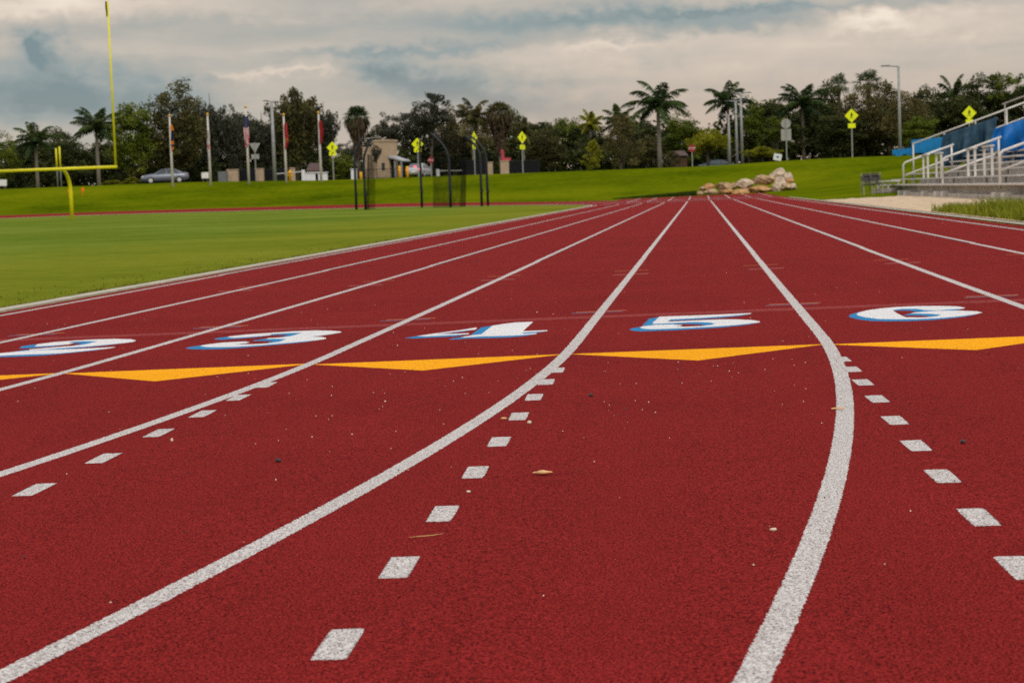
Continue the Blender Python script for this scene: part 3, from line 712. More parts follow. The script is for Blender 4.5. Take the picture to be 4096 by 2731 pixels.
# ------------------------------------------------------------------ grandstand
def bleachers():
    XB = 7.35; yA, yB = 36.0, 84.8; base0 = terrain(XB, 60)-prof(60)
    AIS = [50.9, 62.7, 74.6]
    g = empty('bleachers', (XB, 60, base0+prof(60)), 0, 'silver aluminium bleachers with handrails, rising from the gravel beside the track', 'bleachers')
    Zb = base0+prof(60)
    def ybeam(bm, x0, x1, z0, z1, ya, yb):
        vs = []
        for y in (ya, yb):
            for x, z in ((x0, z0), (x1, z0), (x1, z1), (x0, z1)): vs.append(bm.verts.new((x, y-60, z+prof(y)-prof(60))))
        for f in ((0, 1, 2, 3), (7, 6, 5, 4), (0, 4, 5, 1), (1, 5, 6, 2), (2, 6, 7, 3), (3, 7, 4, 0)): bm.faces.new([vs[i] for i in f])
    def segs(gap, r=0):
        e = [yA]+[v for a in AIS for v in (a-.75, a+.65)]+[yB]; return [(e[i], e[i+1]) for i in range(0, len(e), 2)] if gap else [(yA, yB)]
    rng = random.Random(6)
    for r in range(11):
        x = .61*r; z = .43+.203*r
        for (a, b) in segs(r > 0):
            bm = bmesh.new(); ybeam(bm, x, x+.25, z-.045, z, a, b); ybeam(bm, x+.262, x+.27, z-.06, z-.002, a, b); link('seat_plank', bm, M_ALU, g)
        bm = bmesh.new(); zf = max(.14, z-.40)
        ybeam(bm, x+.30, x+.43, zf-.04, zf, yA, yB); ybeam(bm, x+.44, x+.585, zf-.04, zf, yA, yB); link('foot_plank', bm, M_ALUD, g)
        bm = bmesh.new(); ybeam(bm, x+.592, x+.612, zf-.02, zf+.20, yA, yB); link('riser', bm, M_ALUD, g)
    bm = bmesh.new(); ybeam(bm, .02, .06, .02, .15, yA, 73.6); ybeam(bm, .06, .30, .11, .15, yA, 73.6); link('ground_sill', bm, M_ALUD, g)
    y = yA
    while y < yB:
        dz = prof(y)-prof(60); bm = bmesh.new()
        for r in range(1, 11): box(bm, (.61*r+.14, y-60, (.40+.203*r)/2+dz), (.05, .06, .38+.203*r))
        box(bm, (3.3, y-60, .9+dz), (6.4, .06, .07), Matrix.Rotation(-math.atan(.333), 4, 'Y'))
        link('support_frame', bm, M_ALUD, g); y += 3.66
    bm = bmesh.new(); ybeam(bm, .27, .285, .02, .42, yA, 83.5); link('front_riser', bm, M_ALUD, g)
    for yy in (74.3, 72.2, 62.9, 61.2, 50.6, 49.0, 66.5):
        bm = bmesh.new(); box(bm, (-.02, yy-60, .11+prof(yy)-prof(60)), (.22, .55, .2), None, .01); link('footing_pad', bm, mat('pale_pad', (.50, .46, .42), .8, .1, 4), g)
    sl = .333
    for yy, L in ((74.6, 1.75), (62.7, 1.70), (50.9, 4.6)):
        dz = prof(yy)-prof(60); bm = bmesh.new(); R = .036
        zt = 1.20
        pts = [(.10, yy-60, .30+dz), (.10, yy-60, zt-.10+dz), (.125, yy-60, zt-.03+dz), (.19, yy-60, zt+.03+dz), (.19+L, yy-60, zt+.03+L*sl+dz)]
        tube(bm, pts, R, 10)
        tube(bm, [(.11, yy-60, zt-.46+dz), (.11+L*.93, yy-60, zt-.46+L*.93*sl+dz)], R*.9, 10)
        tube(bm, [(.19+L*.95, yy-60, .6+L*.5*sl+dz), (.19+L*.95, yy-60, zt+.02+L*.95*sl+dz)], R*.9, 8)
        link('handrail', bm, M_ALU, g, True)
    for xx, yy, ln in ((.62, 72.0, 1.4), (.66, 68.4, 1.4), (.66, 60.3, 1.5), (.62, 56.6, 1.5)):
        dz = prof(yy)-prof(60); bm = bmesh.new(); zt = 1.42 if xx > .1 else 1.22
        for s in (-.5, .5): box(bm, (xx, yy-60+s*ln, (zt+.35)/2+dz), (.065, .065, zt-.35))
        box(bm, (xx, yy-60, zt+.02+dz), (.13, ln+.16, .05), None, .008)
        link('guard_frame', bm, M_ALU, g)
    bm = bmesh.new(); dz = prof(84.8)-prof(60); yy = 84.85-60; xs = 1.52
    tube(bm, [(xs, yy, 2.06+dz), (xs+6.6, yy, 2.06+6.6*sl+dz)], .035, 10); tube(bm, [(xs, yy, 1.45+dz), (xs+6.6, yy, 1.45+6.6*sl+dz)], .022, 8)
    for i in range(6): tube(bm, [(xs+.03+i*1.28, yy, .55+i*1.28*sl+dz), (xs+.03+i*1.28, yy, 2.05+i*1.28*sl+dz)], .03, 8)
    link('end_rail', bm, M_ALU, g, True)
    bm = bmesh.new(); ybeam(bm, -.52, -.26, .43, .475, yA, 42.6); link('front_bench', bm, M_ALU, g)
    for yy in (42.3, 40.2):
        dz = prof(yy)-prof(60); bm = bmesh.new(); box(bm, (-.39, yy-60, .2+dz), (.10, .10, .44)); link('bench_post', bm, M_ALUD, g)
    # mid-stand rails carrying the far corner fencing
    bm = bmesh.new()
    tube(bm, [(4.2, 78-60, 3.35), (7.5, 78-60, 3.35+3.3*sl)], .03, 8)
    for i in range(5): tube(bm, [(4.3+i*.75, 78-60, 1.7+i*.75*sl), (4.3+i*.75, 78-60, 3.35+(i*.75)*sl)], .022, 8)
    link('upper_rail', bm, M_ALUD, g, True)
bleachers()
def cloth(name, quad, m, Y0, wav, label, cat, seed, nx=40, nz=26, group=None, sag=0.0):
    """quad: photo positions TL,TR,BR,BL of a sheet that hangs at depth Y0, with folds"""
    tl, tr, br, bl = [at(px, py, Y0) for px, py in quad]; rr = random.Random(seed); ph = [rr.uniform(0, 6) for _ in range(6)]
    V = []; Fc = []
    for j in range(nz+1):
        v = j/nz
        for i in range(nx+1):
            u = i/nx; p = tl.lerp(tr, u).lerp(bl.lerp(br, u), v)
            d = wav*(.5*math.sin(u*17+ph[0]+v*2)+.35*math.sin(u*31+ph[1]-v*3)+.3*math.sin(u*7+v*6+ph[2]))*(.25+.75*v)
            p = p+Vector((d*.35, d, -sag*math.sin(PI*u)*(1-v)+.05*math.sin(u*11+ph[3])*v)); V.append(tuple(p))
    for j in range(nz):
        for i in range(nx): a = j*(nx+1)+i; Fc.append((a, a+1, a+nx+2, a+nx+1))
    o = meshobj(name, V, Fc, m, smooth=True); s = o.modifiers.new('t', 'SOLIDIFY'); s.thickness = .006
    return tag(o, label, cat, group)
cloth('tarpaulin', [(2166, 310), (2292, 268), (2278, 366), (2153, 384)], M_TARPD, 80.5, .34, 'dull dark blue tarpaulin hanging over the bleacher rows near the end rail', 'tarpaulin', 1, group='blue tarpaulins on the bleachers')
cloth('tarpaulin', [(2284, 296), (2440, 244), (2440, 330), (2268, 352)], M_TARPB, 67.0, .30, 'bright blue tarpaulin draped across the upper bleacher seats', 'tarpaulin', 2, group='blue tarpaulins on the bleachers')
cloth('tarpaulin', [(2310, 318), (2440, 300), (2440, 372), (2300, 374)], mat('mid_blue_tarp', (.006, .055, .14), .6, .25, 1.5), 69.5, .28, 'darker blue tarpaulin hanging below the bright one among bleacher posts', 'tarpaulin', 3, group='blue tarpaulins on the bleachers')
cloth('windscreen', [(2049, 345), (2094, 340), (2094, 356), (2050, 358)], M_SCREEN, 112.0, .02, 'low bright blue windscreen standing on the grass bank beside the lamp pole', 'windscreen', 4, group='blue windscreens on the bank')
cloth('windscreen', [(2093, 322), (2180, 314), (2180, 352), (2093, 354)], M_SCREEN, 111.0, .03, 'tall bright blue windscreen behind the bleacher end rail', 'windscreen', 5, group='blue windscreens on the bank')
def stadium_chairs():
    g_m = mat('grey_mesh_seat', (.075, .07, .068), .7, .1, 8)
    for px, lab in ((1991, 'grey folding chair with round back, farther from the bleachers'), (2010, 'grey folding chair with round back, next to the bleacher bench')):
        p = stand(px, 76.5); g = empty('folding_chair', p, .15, lab, 'chair', 'folding chairs at the end of the bleachers')
        bm = bmesh.new(); box(bm, (0, .05, .62), (.42, .04, .34), None, .09); link('backrest', bm, g_m, g)
        bm = bmesh.new(); box(bm, (0, -.17, .38), (.42, .42, .05), None, .02); link('seat', bm, g_m, g)
        for sx in (-.2, .2):
            for sy in (-.35, .08): bm = bmesh.new(); tube(bm, [(sx, sy, 0), (sx, sy*.8, .5 if sy < 0 else .82)], .016, 6); link('leg', bm, M_ALUD, g)
    p = stand(2036, 77.5); g = empty('bench', p, 0, 'low aluminium bench between the grey chairs and the bleachers', 'bench')
    bm = bmesh.new(); box(bm, (0, 0, .44), (.9, 1.6, .05), None, .01); link('seat', bm, M_ALU, g)
    for sx in (-.38, 0, .38): bm = bmesh.new(); box(bm, (sx, -.6, .21), (.07, .07, .42)); link('leg', bm, M_ALU, g)
    bm = bmesh.new(); box(bm, (0, -.62, .09), (1.0, .05, .16)); link('sill', bm, M_ALUD, g)
stadium_chairs()

# ------------------------------------------------------------------ flagpoles and flags
def flag_mat(name, zst, xfreq=0, xcols=None, noise_=.12):
    m = bpy.data.materials.new(name); m.use_nodes = True; n = N(m.node_tree); b = m.node_tree.nodes['Principled BSDF']
    co = n.new('ShaderNodeTexCoord').outputs['Generated']; s = n.new('ShaderNodeSeparateXYZ'); n.L.new(co, s.inputs[0])
    nz = n.math('SUBTRACT', n.noise(co, 3.0, 3, .6), .5)
    z = n.math('MULTIPLY_ADD', nz, noise_, s.outputs[2])
    c = n.ramp(z, zst, 'CONSTANT')
    if xfreq:
        st = n.math('GREATER_THAN', n.math('SINE', n.math('MULTIPLY', n.math('MULTIPLY_ADD', nz, .5, n.math('MULTIPLY_ADD', s.outputs[2], .35, s.outputs[0])), xfreq)), 0.0)
        c = n.mix(n.math('LESS_THAN', z, .64), c, n.mix(st, xcols[0], xcols[1]))
    n.put(b.inputs['Base Color'], c); b.inputs['Roughness'].default_value = .8; return m
FM = [flag_mat('orange_black_flag', [(0, (.75, .25, .01)), (.14, (.02, .02, .03)), (.24, (.75, .22, .01)), (.38, (.012, .013, .03)), (.78, (.80, .28, .01))], noise_=.15),
      flag_mat('white_red_flag', [(0, (.62, .55, .54)), (.38, (.45, .10, .10)), (.50, (.62, .56, .55)), (.9, (.60, .56, .56))], noise_=.5),
      flag_mat('striped_flag', [(0, (.4, .03, .04)), (.64, (.012, .022, .09))], 26, ((.50, .03, .05), (.62, .52, .52)), noise_=.2),
      flag_mat('red_yellow_flag', [(0, (.42, .02, .03)), (.30, (.55, .16, .02)), (.42, (.42, .02, .03)), (.62, (.42, .02, .03))], noise_=.4),
      flag_mat('dark_red_flag', [(0, (.36, .015, .022)), (.5, (.42, .02, .028))])]
FL = [(397, 429, 268, 288, 345, 7, 1, 'flag of black and orange, hanging limp', 'an orange and black flag'), (484, 426, 265, 300, 366, 6, 0, 'white flag with a trace of red, hanging limp', 'a white flag'),
      (572, 423, 248, 268, 337, 12, 0, 'red and white striped flag with a blue canton, hanging limp', 'the striped red white and blue flag'), (658, 419, 266, 283, 342, 8, 1, 'long red flag with yellow marks, hanging limp', 'the long red and yellow flag'),
      (738, 417, 261, 278, 330, 9, 1, 'short plain dark red flag, hanging limp', 'the short plain red flag')]
for i, (bx, by, ty, f0, f1, fw, side, lab, short) in enumerate(FL):
    p = hit(bx, by, 120); Y = p.y
    p = stand(bx, Y) if p.y > 250 else p
    top = at(bx-6, ty, Y).z; hh = top-p.z
    g = empty('flagpole', p, 0, f'white flagpole with gold ball top, flying {short}', 'flagpole', 'flagpoles in a row on the bank')
    bm = bmesh.new(); tube(bm, [(0, 0, -.3), (0, 0, hh*.5), (0, 0, hh)], [.115, .095, .062], 12); link('pole', bm, M_WPOLE, g, True)
    bm = bmesh.new(); ball(bm, (0, 0, hh+.07), .115, 2); link('finial', bm, M_GOLD, g, True)
    z1 = at(bx-5, f0, Y).z; z0 = at(bx-2, f1, Y).z; wd = fw*mpx(Y)
    V = []; Fc = []; nx, nz = 16, 30; rr = random.Random(i)
    for j in range(nz+1):
        v = j/nz; ww = wd*(.45+.55*math.sin(PI*min(1, .18+v*.75)))
        for k in range(nx+1):
            u = k/nx; x = (u*ww*(1 if side else 1) + (.05 if side else -.45*ww)); y = -.10+.10*math.sin(u*12+v*2+i)-.03*math.sin(u*25)
            V.append((x+.03*math.sin(v*7+i), y-.05, z1-(z1-z0)*v-.25*(z1-z0)*(0 if j < nz else .1*math.sin(u*5))))
    for j in range(nz):
        for k in range(nx): a = j*(nx+1)+k; Fc.append((a, a+1, a+nx+2, a+nx+1))
    V = [(x, y, z-z0) for x, y, z in V]
    o = meshobj('flag', V, Fc, FM[i], smooth=True); o.location = (p.x+(.02 if side else 0), p.y-.02, z0)
    tag(o, lab, 'flag', 'flags on the flagpoles')

# ------------------------------------------------------------------ road signs
def walker(bm, s):
    """a plain walking figure, s = height"""
    r = s
    def pl(pts): bm.faces.new([bm.verts.new((x*r, -.022, z*r)) for x, z in pts])
    pl([(.085*math.cos(a*PI/5), .43+.085*math.sin(a*PI/5)) for a in range(10)])
    pl([(-.11, .31), (.11, .31), (.10, -.02), (-.10, -.02)])
    pl([(-.10, -.02), (.03, -.02), (-.09, -.28), (-.20, -.48), (-.29, -.45), (-.19, -.25)])
    pl([(-.01, -.02), (.10, -.02), (.16, -.24), (.15, -.48), (.06, -.48), (.07, -.24)])
    pl([(-.11, .31), (-.11, .20), (-.20, .03), (-.27, .07)]); pl([(.11, .31), (.24, .10), (.18, .05), (.11, .17)])
def crossing_sign(px, cy, half, pcy, ph, pw, yaw, Y, label, arrow=True, edge=None):
    p = stand(px, Y); c = at(px, cy, Y); pc = at(px, pcy, Y); a = half*mpx(Y)
    g = empty('crossing_sign', p, yaw, label, 'road sign', 'yellow pedestrian crossing signs')
    zc = c.z-p.z; zp = pc.z-p.z
    bm = bmesh.new(); box(bm, (0, .03, (zc+a*.7)/2-.2), (.09, .06, zc+a*.7+.4)); link('post', bm, M_GALV, g)
    bm = bmesh.new(); prism(bm, [(-a, zc), (-a*.92, zc-a*.08), (0, zc-a), (a*.92, zc-a*.08), (a, zc), (a*.06, zc+a*.97), (0, zc+a), (-a*.06, zc+a*.97)], 'y', -.02, -.005); d = link('diamond_panel', bm, M_SIGN, g)
    bm = bmesh.new(); walker(bm, a*.98); s = link('walker_symbol', bm, M_BLACK, d); s.location = (0, 0, zc)
    h2, w2 = ph*mpx(Y)/2, pw*mpx(Y)/2
    bm = bmesh.new(); box(bm, (0, -.012, zp), (2*w2, .016, 2*h2)); pl = link('plate', bm, M_SIGN, g)
    if arrow:
        bm = bmesh.new(); e = min(h2, w2)
        for pts in ([(e*.7, e*.55), (e*.5, e*.75), (-e*.55, -e*.3), (-e*.35, -e*.5)], [(-e*.8, -e*.7), (-e*.1, -e*.62), (-e*.72, 0)]):
            bm.faces.new([bm.verts.new((x, -.0225, zp+z)) for x, z in pts])
        link('arrow_symbol', bm, M_BLACK, pl)
crossing_sign(766, 339, 13.5, 353, 9, 16, .05, 178, 'yellow pedestrian crossing sign between the plain red flag and the tan gatehouse')
crossing_sign(961.5, 331, 14, 345, 9, 17, -.05, 180, 'yellow pedestrian crossing sign behind a black cage pole, over the white car')
crossing_sign(1092, 317, 14, 337, 10, 16, 1.18, 182, 'yellow crossing sign turned almost edge on, above the netting')
crossing_sign(1202, 316, 14, 338, 10, 16, .88, 182, 'narrow looking yellow crossing sign among palm trunks and pillars')
crossing_sign(1959, 266, 15.5, 289, 10.5, 16.5, .03, 168, 'yellow pedestrian crossing sign beside the tall lamp pole on the grass crest', False)
crossing_sign(2229, 260, 16, 279, 9, 16, .06, 168, 'yellow pedestrian crossing sign peeking over the bleacher end rail', False)
def back_sign(px, top, cy, r, n_, rect, Y, label, bot):
    p = stand(px, Y); g = empty('road_sign', p, .1, label, 'road sign', 'grey backs of road signs')
    zc = at(px, cy, Y).z-p.z; rr_ = r*mpx(Y)
    bm = bmesh.new(); box(bm, (0, -.04, (zc+rr_)/2-.2), (.08, .06, zc+rr_+.4)); link('post', bm, M_GALV, g)
    bm = bmesh.new()
    if n_ == 3: prism(bm, [(-rr_, zc+rr_*.85), (0, zc-rr_*.9), (rr_, zc+rr_*.85)][::-1], 'y', 0, .015)
    else: prism(bm, [(rr_*math.cos(2*PI*k/24), zc+rr_*math.sin(2*PI*k/24)) for k in range(24)], 'y', 0, .015)
    link('panel', bm, M_DGREY, g)
    (w_, h_, ry) = rect; zz = at(px, ry, Y).z-p.z
    bm = bmesh.new(); box(bm, (0, .008, zz), (w_*mpx(Y), .015, h_*mpx(Y))); link('lower_plate', bm, M_DGREY, g)
back_sign(588, 320, 340, 13, 3, (18, 11, 360), 182, 'grey back of a triangular sign with a plate beside the striped flag', 410)
back_sign(1808, 275, 284, 11, 24, (23, 26, 310), 166, 'grey back of a round sign over a tall plate on the grass crest', 372)
def stop_sign(px, cy, r, Y, label):
    p = stand(px, Y); g = empty('stop_sign', p, 0, label, 'stop sign', 'red octagonal signs')
    zc = at(px, cy, Y).z-p.z; q = r*mpx(Y)
    bm = bmesh.new(); box(bm, (0, .03, zc/2-.2), (.08, .05, zc+.4+q)); link('post', bm, M_GALV, g)
    bm = bmesh.new(); prism(bm, [(q*1.06*math.cos(2*PI*(k+.5)/8), zc+q*1.06*math.sin(2*PI*(k+.5)/8)) for k in range(8)], 'y', -.015, 0); d = link('octagon_panel', bm, mat('octagon_red', (.27, .022, .026), .55, .1, 3), g)
    cu = bpy.data.curves.new('lettering', 'FONT'); cu.body = 'STOP'; cu.size = q*.78; cu.align_x = 'CENTER'; cu.align_y = 'CENTER'
    tmp = bpy.data.objects.new('tmp', cu); me = bpy.data.meshes.new_from_object(tmp); bpy.data.objects.remove(tmp); me.materials.clear(); me.materials.append(M_WHITEP); to = bpy.data.objects.new('lettering', me); C.objects.link(to); to.parent = d; to.location = (0, -.019, zc); to.rotation_euler = (PI/2, 0, 0)
stop_sign(991, 368, 7, 196, 'red octagonal sign behind the cage netting, beside the white car')
stop_sign(1591, 341, 8.5, 178, 'red octagonal sign in front of a small yellow green tree')
def placard(px, cy, w_, h_, Y, roll, label, mark=False, bot=None):
    p = stand(px, Y); g = empty('placard', p, 0, label, 'yard sign', 'small white placards on the bank')
    zc = at(px, cy, Y).z-p.z; a, b = w_*mpx(Y)/2, h_*mpx(Y)/2
    bm = bmesh.new(); box(bm, (0, 0, zc), (2*a, .02, 2*b), Matrix.Rotation(roll, 4, 'Y')); d = link('panel', bm, M_WHITEP, g)
    bm = bmesh.new()
    for sx in (-.5, .5): tube(bm, [(sx*a, .03, -.3), (sx*a, .03, zc)], .012, 6)
    link('stake', bm, M_GALV, g)
    if mark:
        bm = bmesh.new(); box(bm, (0, -.012, zc), (a*.75, .006, b*.55), Matrix.Rotation(roll, 4, 'Y')); link('blue_mark', bm, M_SCREEN, d)
placard(1787, 361, 18, 15, 161, .2, 'tilted white placard with a blue mark beside the round grey sign', True)
placard(471, 403, 17, 14, 176, 0, 'blank white placard beside the white flag pole')
placard(3, 420, 24, 15, 176, .05, 'blank white placard at the edge near the goalpost crossbar')

# ------------------------------------------------------------------ lamp posts
def lamp(px, top, Y, arms, label, r=.11, group='lamp posts along the road'):
    p = stand(px, Y); hh = at(px-2, top, Y).z-p.z
    g = empty('street_lamp', p, 0, label, 'street lamp', group)
    bm = bmesh.new(); tube(bm, [(0, 0, -.2), (0, 0, hh*.5), (0, 0, hh)], [r, r*.86, r*.7], 10); link('pole', bm, M_GALV, g, True)
    for (dx, dz) in arms:
        bm = bmesh.new(); tube(bm, [(0, 0, hh-.04), (dx*.45, 0, hh+dz*.5), (dx*.7, 0, hh+dz)], r*.38, 8); a = link('arm', bm, M_GALV, g, True)
        bm = bmesh.new(); box(bm, (dx*.82, 0, hh+dz), (abs(dx)*.55, .26, .09), None, .03); link('lamp_head', bm, mat('lamp_head_grey', (.12, .12, .125), .5, .1, 3), a)
lamp(2069, 152, 160, [(-1.25, .05)], 'tall grey lamp post with one arm on the grass crest', .13)
lamp(1706, 214, 205, [(-1.0, .02), (1.0, .02)], 'tallest of three grey lamp posts grouped together, double armed', .15)
lamp(1694, 232, 200, [(-1.0, .02), (1.0, .02)], 'middle of three grouped grey lamp posts, double armed', .15)
lamp(1677, 264, 198, [(-1.0, .02), (.8, .02)], 'shortest of three grouped grey lamp posts, double armed', .13)
lamp(631, 233, 192, [(-.75, .08), (.65, -.06)], 'grey lamp post with two flat dark heads between the striped and long red flags', .19)
for px, tp, lab in ((131.5, 341, 'thin pole with yellow upper sleeve nearer the left palm, shorter of a pair'), (139.5, 337, 'thin pole with yellow upper sleeve, taller of a pair')):
    p = stand(px, 190); hh = at(px, tp, 190).z-p.z; g = empty('utility_pole', p, 0, lab, 'pole', 'thin sleeved poles behind the goalpost')
    bm = bmesh.new(); tube(bm, [(0, 0, -.2), (0, 0, hh)], .07, 8); link('pole', bm, M_GALV, g, True)
    bm = bmesh.new(); tube(bm, [(0, 0, hh*.48), (0, 0, hh+.02)], .085, 8); link('sleeve', bm, M_YEL, g, True)

# ------------------------------------------------------------------ gatehouse, pillars, fences, barriers
def gatehouse():
    Y = 205; m_ = mpx(Y); p = stand(876, Y); zt = at(876, 325, Y).z-p.z
    g = empty('gatehouse', p, -.22, 'small tan stucco gatehouse with flat cornice and grey porch roof', 'gatehouse')
    w_ = 42*m_*.98
    bm = bmesh.new(); box(bm, (0, 1.2, zt/2-.2), (w_, 2.4, zt+.4)); link('wall', bm, M_STUC, g)
    bm = bmesh.new(); box(bm, (0, 1.2, zt+.05), (w_+.16, 2.56, .22), None, .03); link('cornice', bm, M_STUC, g)
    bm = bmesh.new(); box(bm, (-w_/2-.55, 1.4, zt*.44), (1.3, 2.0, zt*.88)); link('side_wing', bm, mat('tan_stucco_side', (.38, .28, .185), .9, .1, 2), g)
    x1 = w_/2
    bm = bmesh.new(); prism(bm, [(x1+.003, zt*.62), (x1+1.5, zt*.48), (x1+1.5, zt*.45), (x1+.003, zt*.56)], 'y', -.2, 2.2); link('porch_roof', bm, mat('grey_metal_roof', (.33, .33, .34), .5, .08, 3), g)
    for dx in (.65, 1.35): bm = bmesh.new(); box(bm, (x1+dx, -.05, zt*.22), (.14, .14, zt*.5)); link('porch_post', bm, M_GALV, g)
    bm = bmesh.new(); box(bm, (x1+.02, .9, zt*.27), (.04, 1.0, zt*.55)); link('door', bm, M_BLACK, g)
    bm = bmesh.new(); box(bm, (.25, -.02, zt*.34), (.32, .05, .75)); link('window', bm, M_GLASS, g)
    bm = bmesh.new()
    for i in range(24): box(bm, (-1.9+i*.17, -.9, .55), (.02, .02, 1.1))
    for z in (.15, 1.08): box(bm, (0.05, -.9, z), (4.0, .03, .04))
    f = link('railing', bm, M_BLACK); f.location = p; f.rotation_euler = (0, 0, -.22); tag(f, 'thin black railing in front of the tan gatehouse', 'railing')
gatehouse()
def pillar(px, top, w_, Y, label):
    p = stand(px, Y); zt = at(px, top, Y).z-p.z; a = w_*mpx(Y)
    g = empty('gate_pillar', p, .06, label, 'pillar', 'tan stone pillars along the road')
    bm = bmesh.new(); box(bm, (0, 0, zt/2-.25), (a, a, zt+.5)); link('shaft', bm, M_STUC, g)
    bm = bmesh.new(); box(bm, (0, 0, zt+.03), (a+.1, a+.1, .1), None, .02); link('cap', bm, M_STUC, g)
pillar(535, 391, 24, 200, 'widest tan pillar, between the white and the striped flag poles'); pillar(596, 389, 19, 202, 'tan pillar beside the grey triangular sign post'); pillar(672, 387, 12, 206, 'narrow tan pillar beside the long red flag pole')
pillar(1126, 374, 13, 200, 'tan pillar between cage pole and palm trunk'); pillar(1160, 371, 19, 198, 'tan pillar under the red sculpture')
bm = bmesh.new(); p0 = stand(1166, 198); zt = at(1166, 371, 198).z+.09
prism(bm, [(-.42, 0), (.45, 0), (.5, .25), (-.15, .3), (-.2, 1.05), (-.45, 1.1)], 'y', -.15, .15)
o = link('sculpture', bm, mat('red_sculpture', (.42, .05, .07), .5, .1, 3)); o.location = (p0.x-.12, 198, zt); tag(o, 'red angular sculpture standing on a tan pillar', 'sculpture')
def picket_fence(px0, px1, Y, hh, label):
    a, b = stand(px0, Y), stand(px1, Y); L = b.x-a.x; g = empty('iron_fence', a, 0, label, 'fence', 'black iron fences along the road')
    bm = bmesh.new(); n = int(L/.13)
    for i in range(n+1): box(bm, (i*L/n, 0, hh/2-.1), (.045, .02, hh+.2))
    link('pickets', bm, M_BLACK, g)
    for z in (.2, hh-.15): bm = bmesh.new(); box(bm, (L/2, .03, z), (L, .03, .06)); link('rail', bm, M_BLACK, g)
    bm = bmesh.new(); box(bm, (L/2, .12, hh*.46), (L, .02, hh*.9)); link('privacy_cloth', bm, mat('black_mesh_cloth', (.008, .008, .010), .9, .2, 3), g)
picket_fence(548, 586, 201, 1.45, 'black iron fence behind the striped flag pole'); picket_fence(606, 666, 203, 1.4, 'black iron fence behind the lamp post and barrier arm'); picket_fence(1060, 1120, 203, 1.7, 'black iron fence behind the cage netting'); picket_fence(1172, 1240, 203, 1.5, 'black iron fence right of the red sculpture, behind palm trunks')
def barrier(px0, px1, py0, py1, Y, label):
    a, b = at(px0, py0, Y), at(px1, py1, Y); p = stand(px1, Y)
    g = empty('barrier_gate', p, 0, label, 'barrier', 'white barrier arms across the road')
    bm = bmesh.new(); tube(bm, [a-p, b-p], .045, 8); link('arm', bm, M_WPOLE, g)
    bm = bmesh.new(); box(bm, (.12, 0, (b.z-p.z)/2), (.32, .3, b.z-p.z+.35), None, .03); link('cabinet', bm, M_WHITEP, g)
barrier(634, 694, 400, 394.5, 198, 'white barrier arm pointing to the flagpoles, lowered by the black fence'); barrier(1062, 1003, 392, 393, 197, 'white barrier arm beside the white car')
for px, tp, lab in ((829, 403, 'amber bollard between the crossing sign and the gatehouse'), (918, 389, 'amber bollard at the gatehouse porch'), (936, 390, 'amber bollard beside the white car')):
    p = stand(px, 199); hh = max(.7, at(px, tp-8, 199).z-p.z); bm = bmesh.new(); tube(bm, [(0, 0, -.2), (0, 0, hh-.06), (0, 0, hh)], [.13, .13, .07], 12)
    o = link('bollard', bm, M_AMBER, None, True); o.location = p; tag(o, lab, 'bollard', 'amber bollards by the gatehouse')
p = stand(666, 190); g = empty('fire_hydrant', p, 0, 'amber fire hydrant beside the long red flag pole', 'hydrant'); hh = at(666, 391, 190).z-p.z
bm = bmesh.new(); tube(bm, [(0, 0, -.1), (0, 0, hh*.7), (0, 0, hh*.75), (0, 0, hh*.92), (0, 0, hh)], [.14, .14, .19, .15, .03], 12); link('barrel', bm, M_AMBER, g, True)
bm = bmesh.new(); tube(bm, [(-.24, 0, hh*.55), (.24, 0, hh*.55)], .075, 10); link('outlet', bm, M_AMBER, g, True)
for px, lab in ((478, 'slim grey utility box beside a tan pillar'),):
    p = stand(512, 199); bm = bmesh.new(); hh = at(512, 394, 199).z-p.z; box(bm, (0, 0, hh/2-.1), (.85, .7, hh+.2), None, .03); o = link('utility_box', bm, mat('grey_green_box', (.14, .15, .14), .6, .1, 3)); o.location = p; tag(o, 'grey utility box beside the widest tan pillar', 'utility box')
for px, w_, lab in ((716, 34, 'low white planter wall under the brown roofed kiosk'), (738, 28, 'low white planter wall behind the plain red flag pole')):
    p = stand(px, 201); hh = at(px, 398, 201).z-p.z; bm = bmesh.new(); box(bm, (0, 0, hh/2-.15), (w_*mpx(201), .5, hh+.3), None, .05); box(bm, (0, -.02, hh+.04), (w_*mpx(201)+.12, .62, .1), None, .02); o = link('planter_wall', bm, M_WHITEP); o.location = p; tag(o, lab, 'planter wall', 'white planter walls')
p = stand(813, 200); bm = bmesh.new(); hh = at(813, 390, 200).z-p.z; box(bm, (0, 0, hh/2-.1), (.55, .5, hh+.2), None, .04); box(bm, (0, 0, hh+.05), (.65, .6, .08), None, .02); o = link('cabinet_box', bm, M_WHITEP); o.location = p; tag(o, 'white cabinet standing between the crossing sign and the gatehouse', 'cabinet')
def hut(px, w_, top, eave, Y, label, wallm):
    p = stand(px, Y); a = w_*mpx(Y); zt = at(px, top, Y).z-p.z; ze = at(px, eave, Y).z-p.z
    g = empty('kiosk', p, .1, label, 'kiosk', 'brown roofed kiosks by the trees')
    bm = bmesh.new(); box(bm, (0, 1, ze/2-.2), (a*.85, 2, ze+.4)); link('wall', bm, wallm, g)
    bm = bmesh.new(); vs = [bm.verts.new(v) for v in ((-a/2, -.3, ze), (a/2, -.3, ze), (a/2, 2.3, ze), (-a/2, 2.3, ze), (-a*.32, 1, zt), (a*.32, 1, zt))]
    for f in ((0, 1, 5, 4), (1, 2, 5), (2, 3, 4, 5), (3, 0, 4), (3, 2, 1, 0)): bm.faces.new([vs[i] for i in f])
    link('roof', bm, M_ROOF, g)
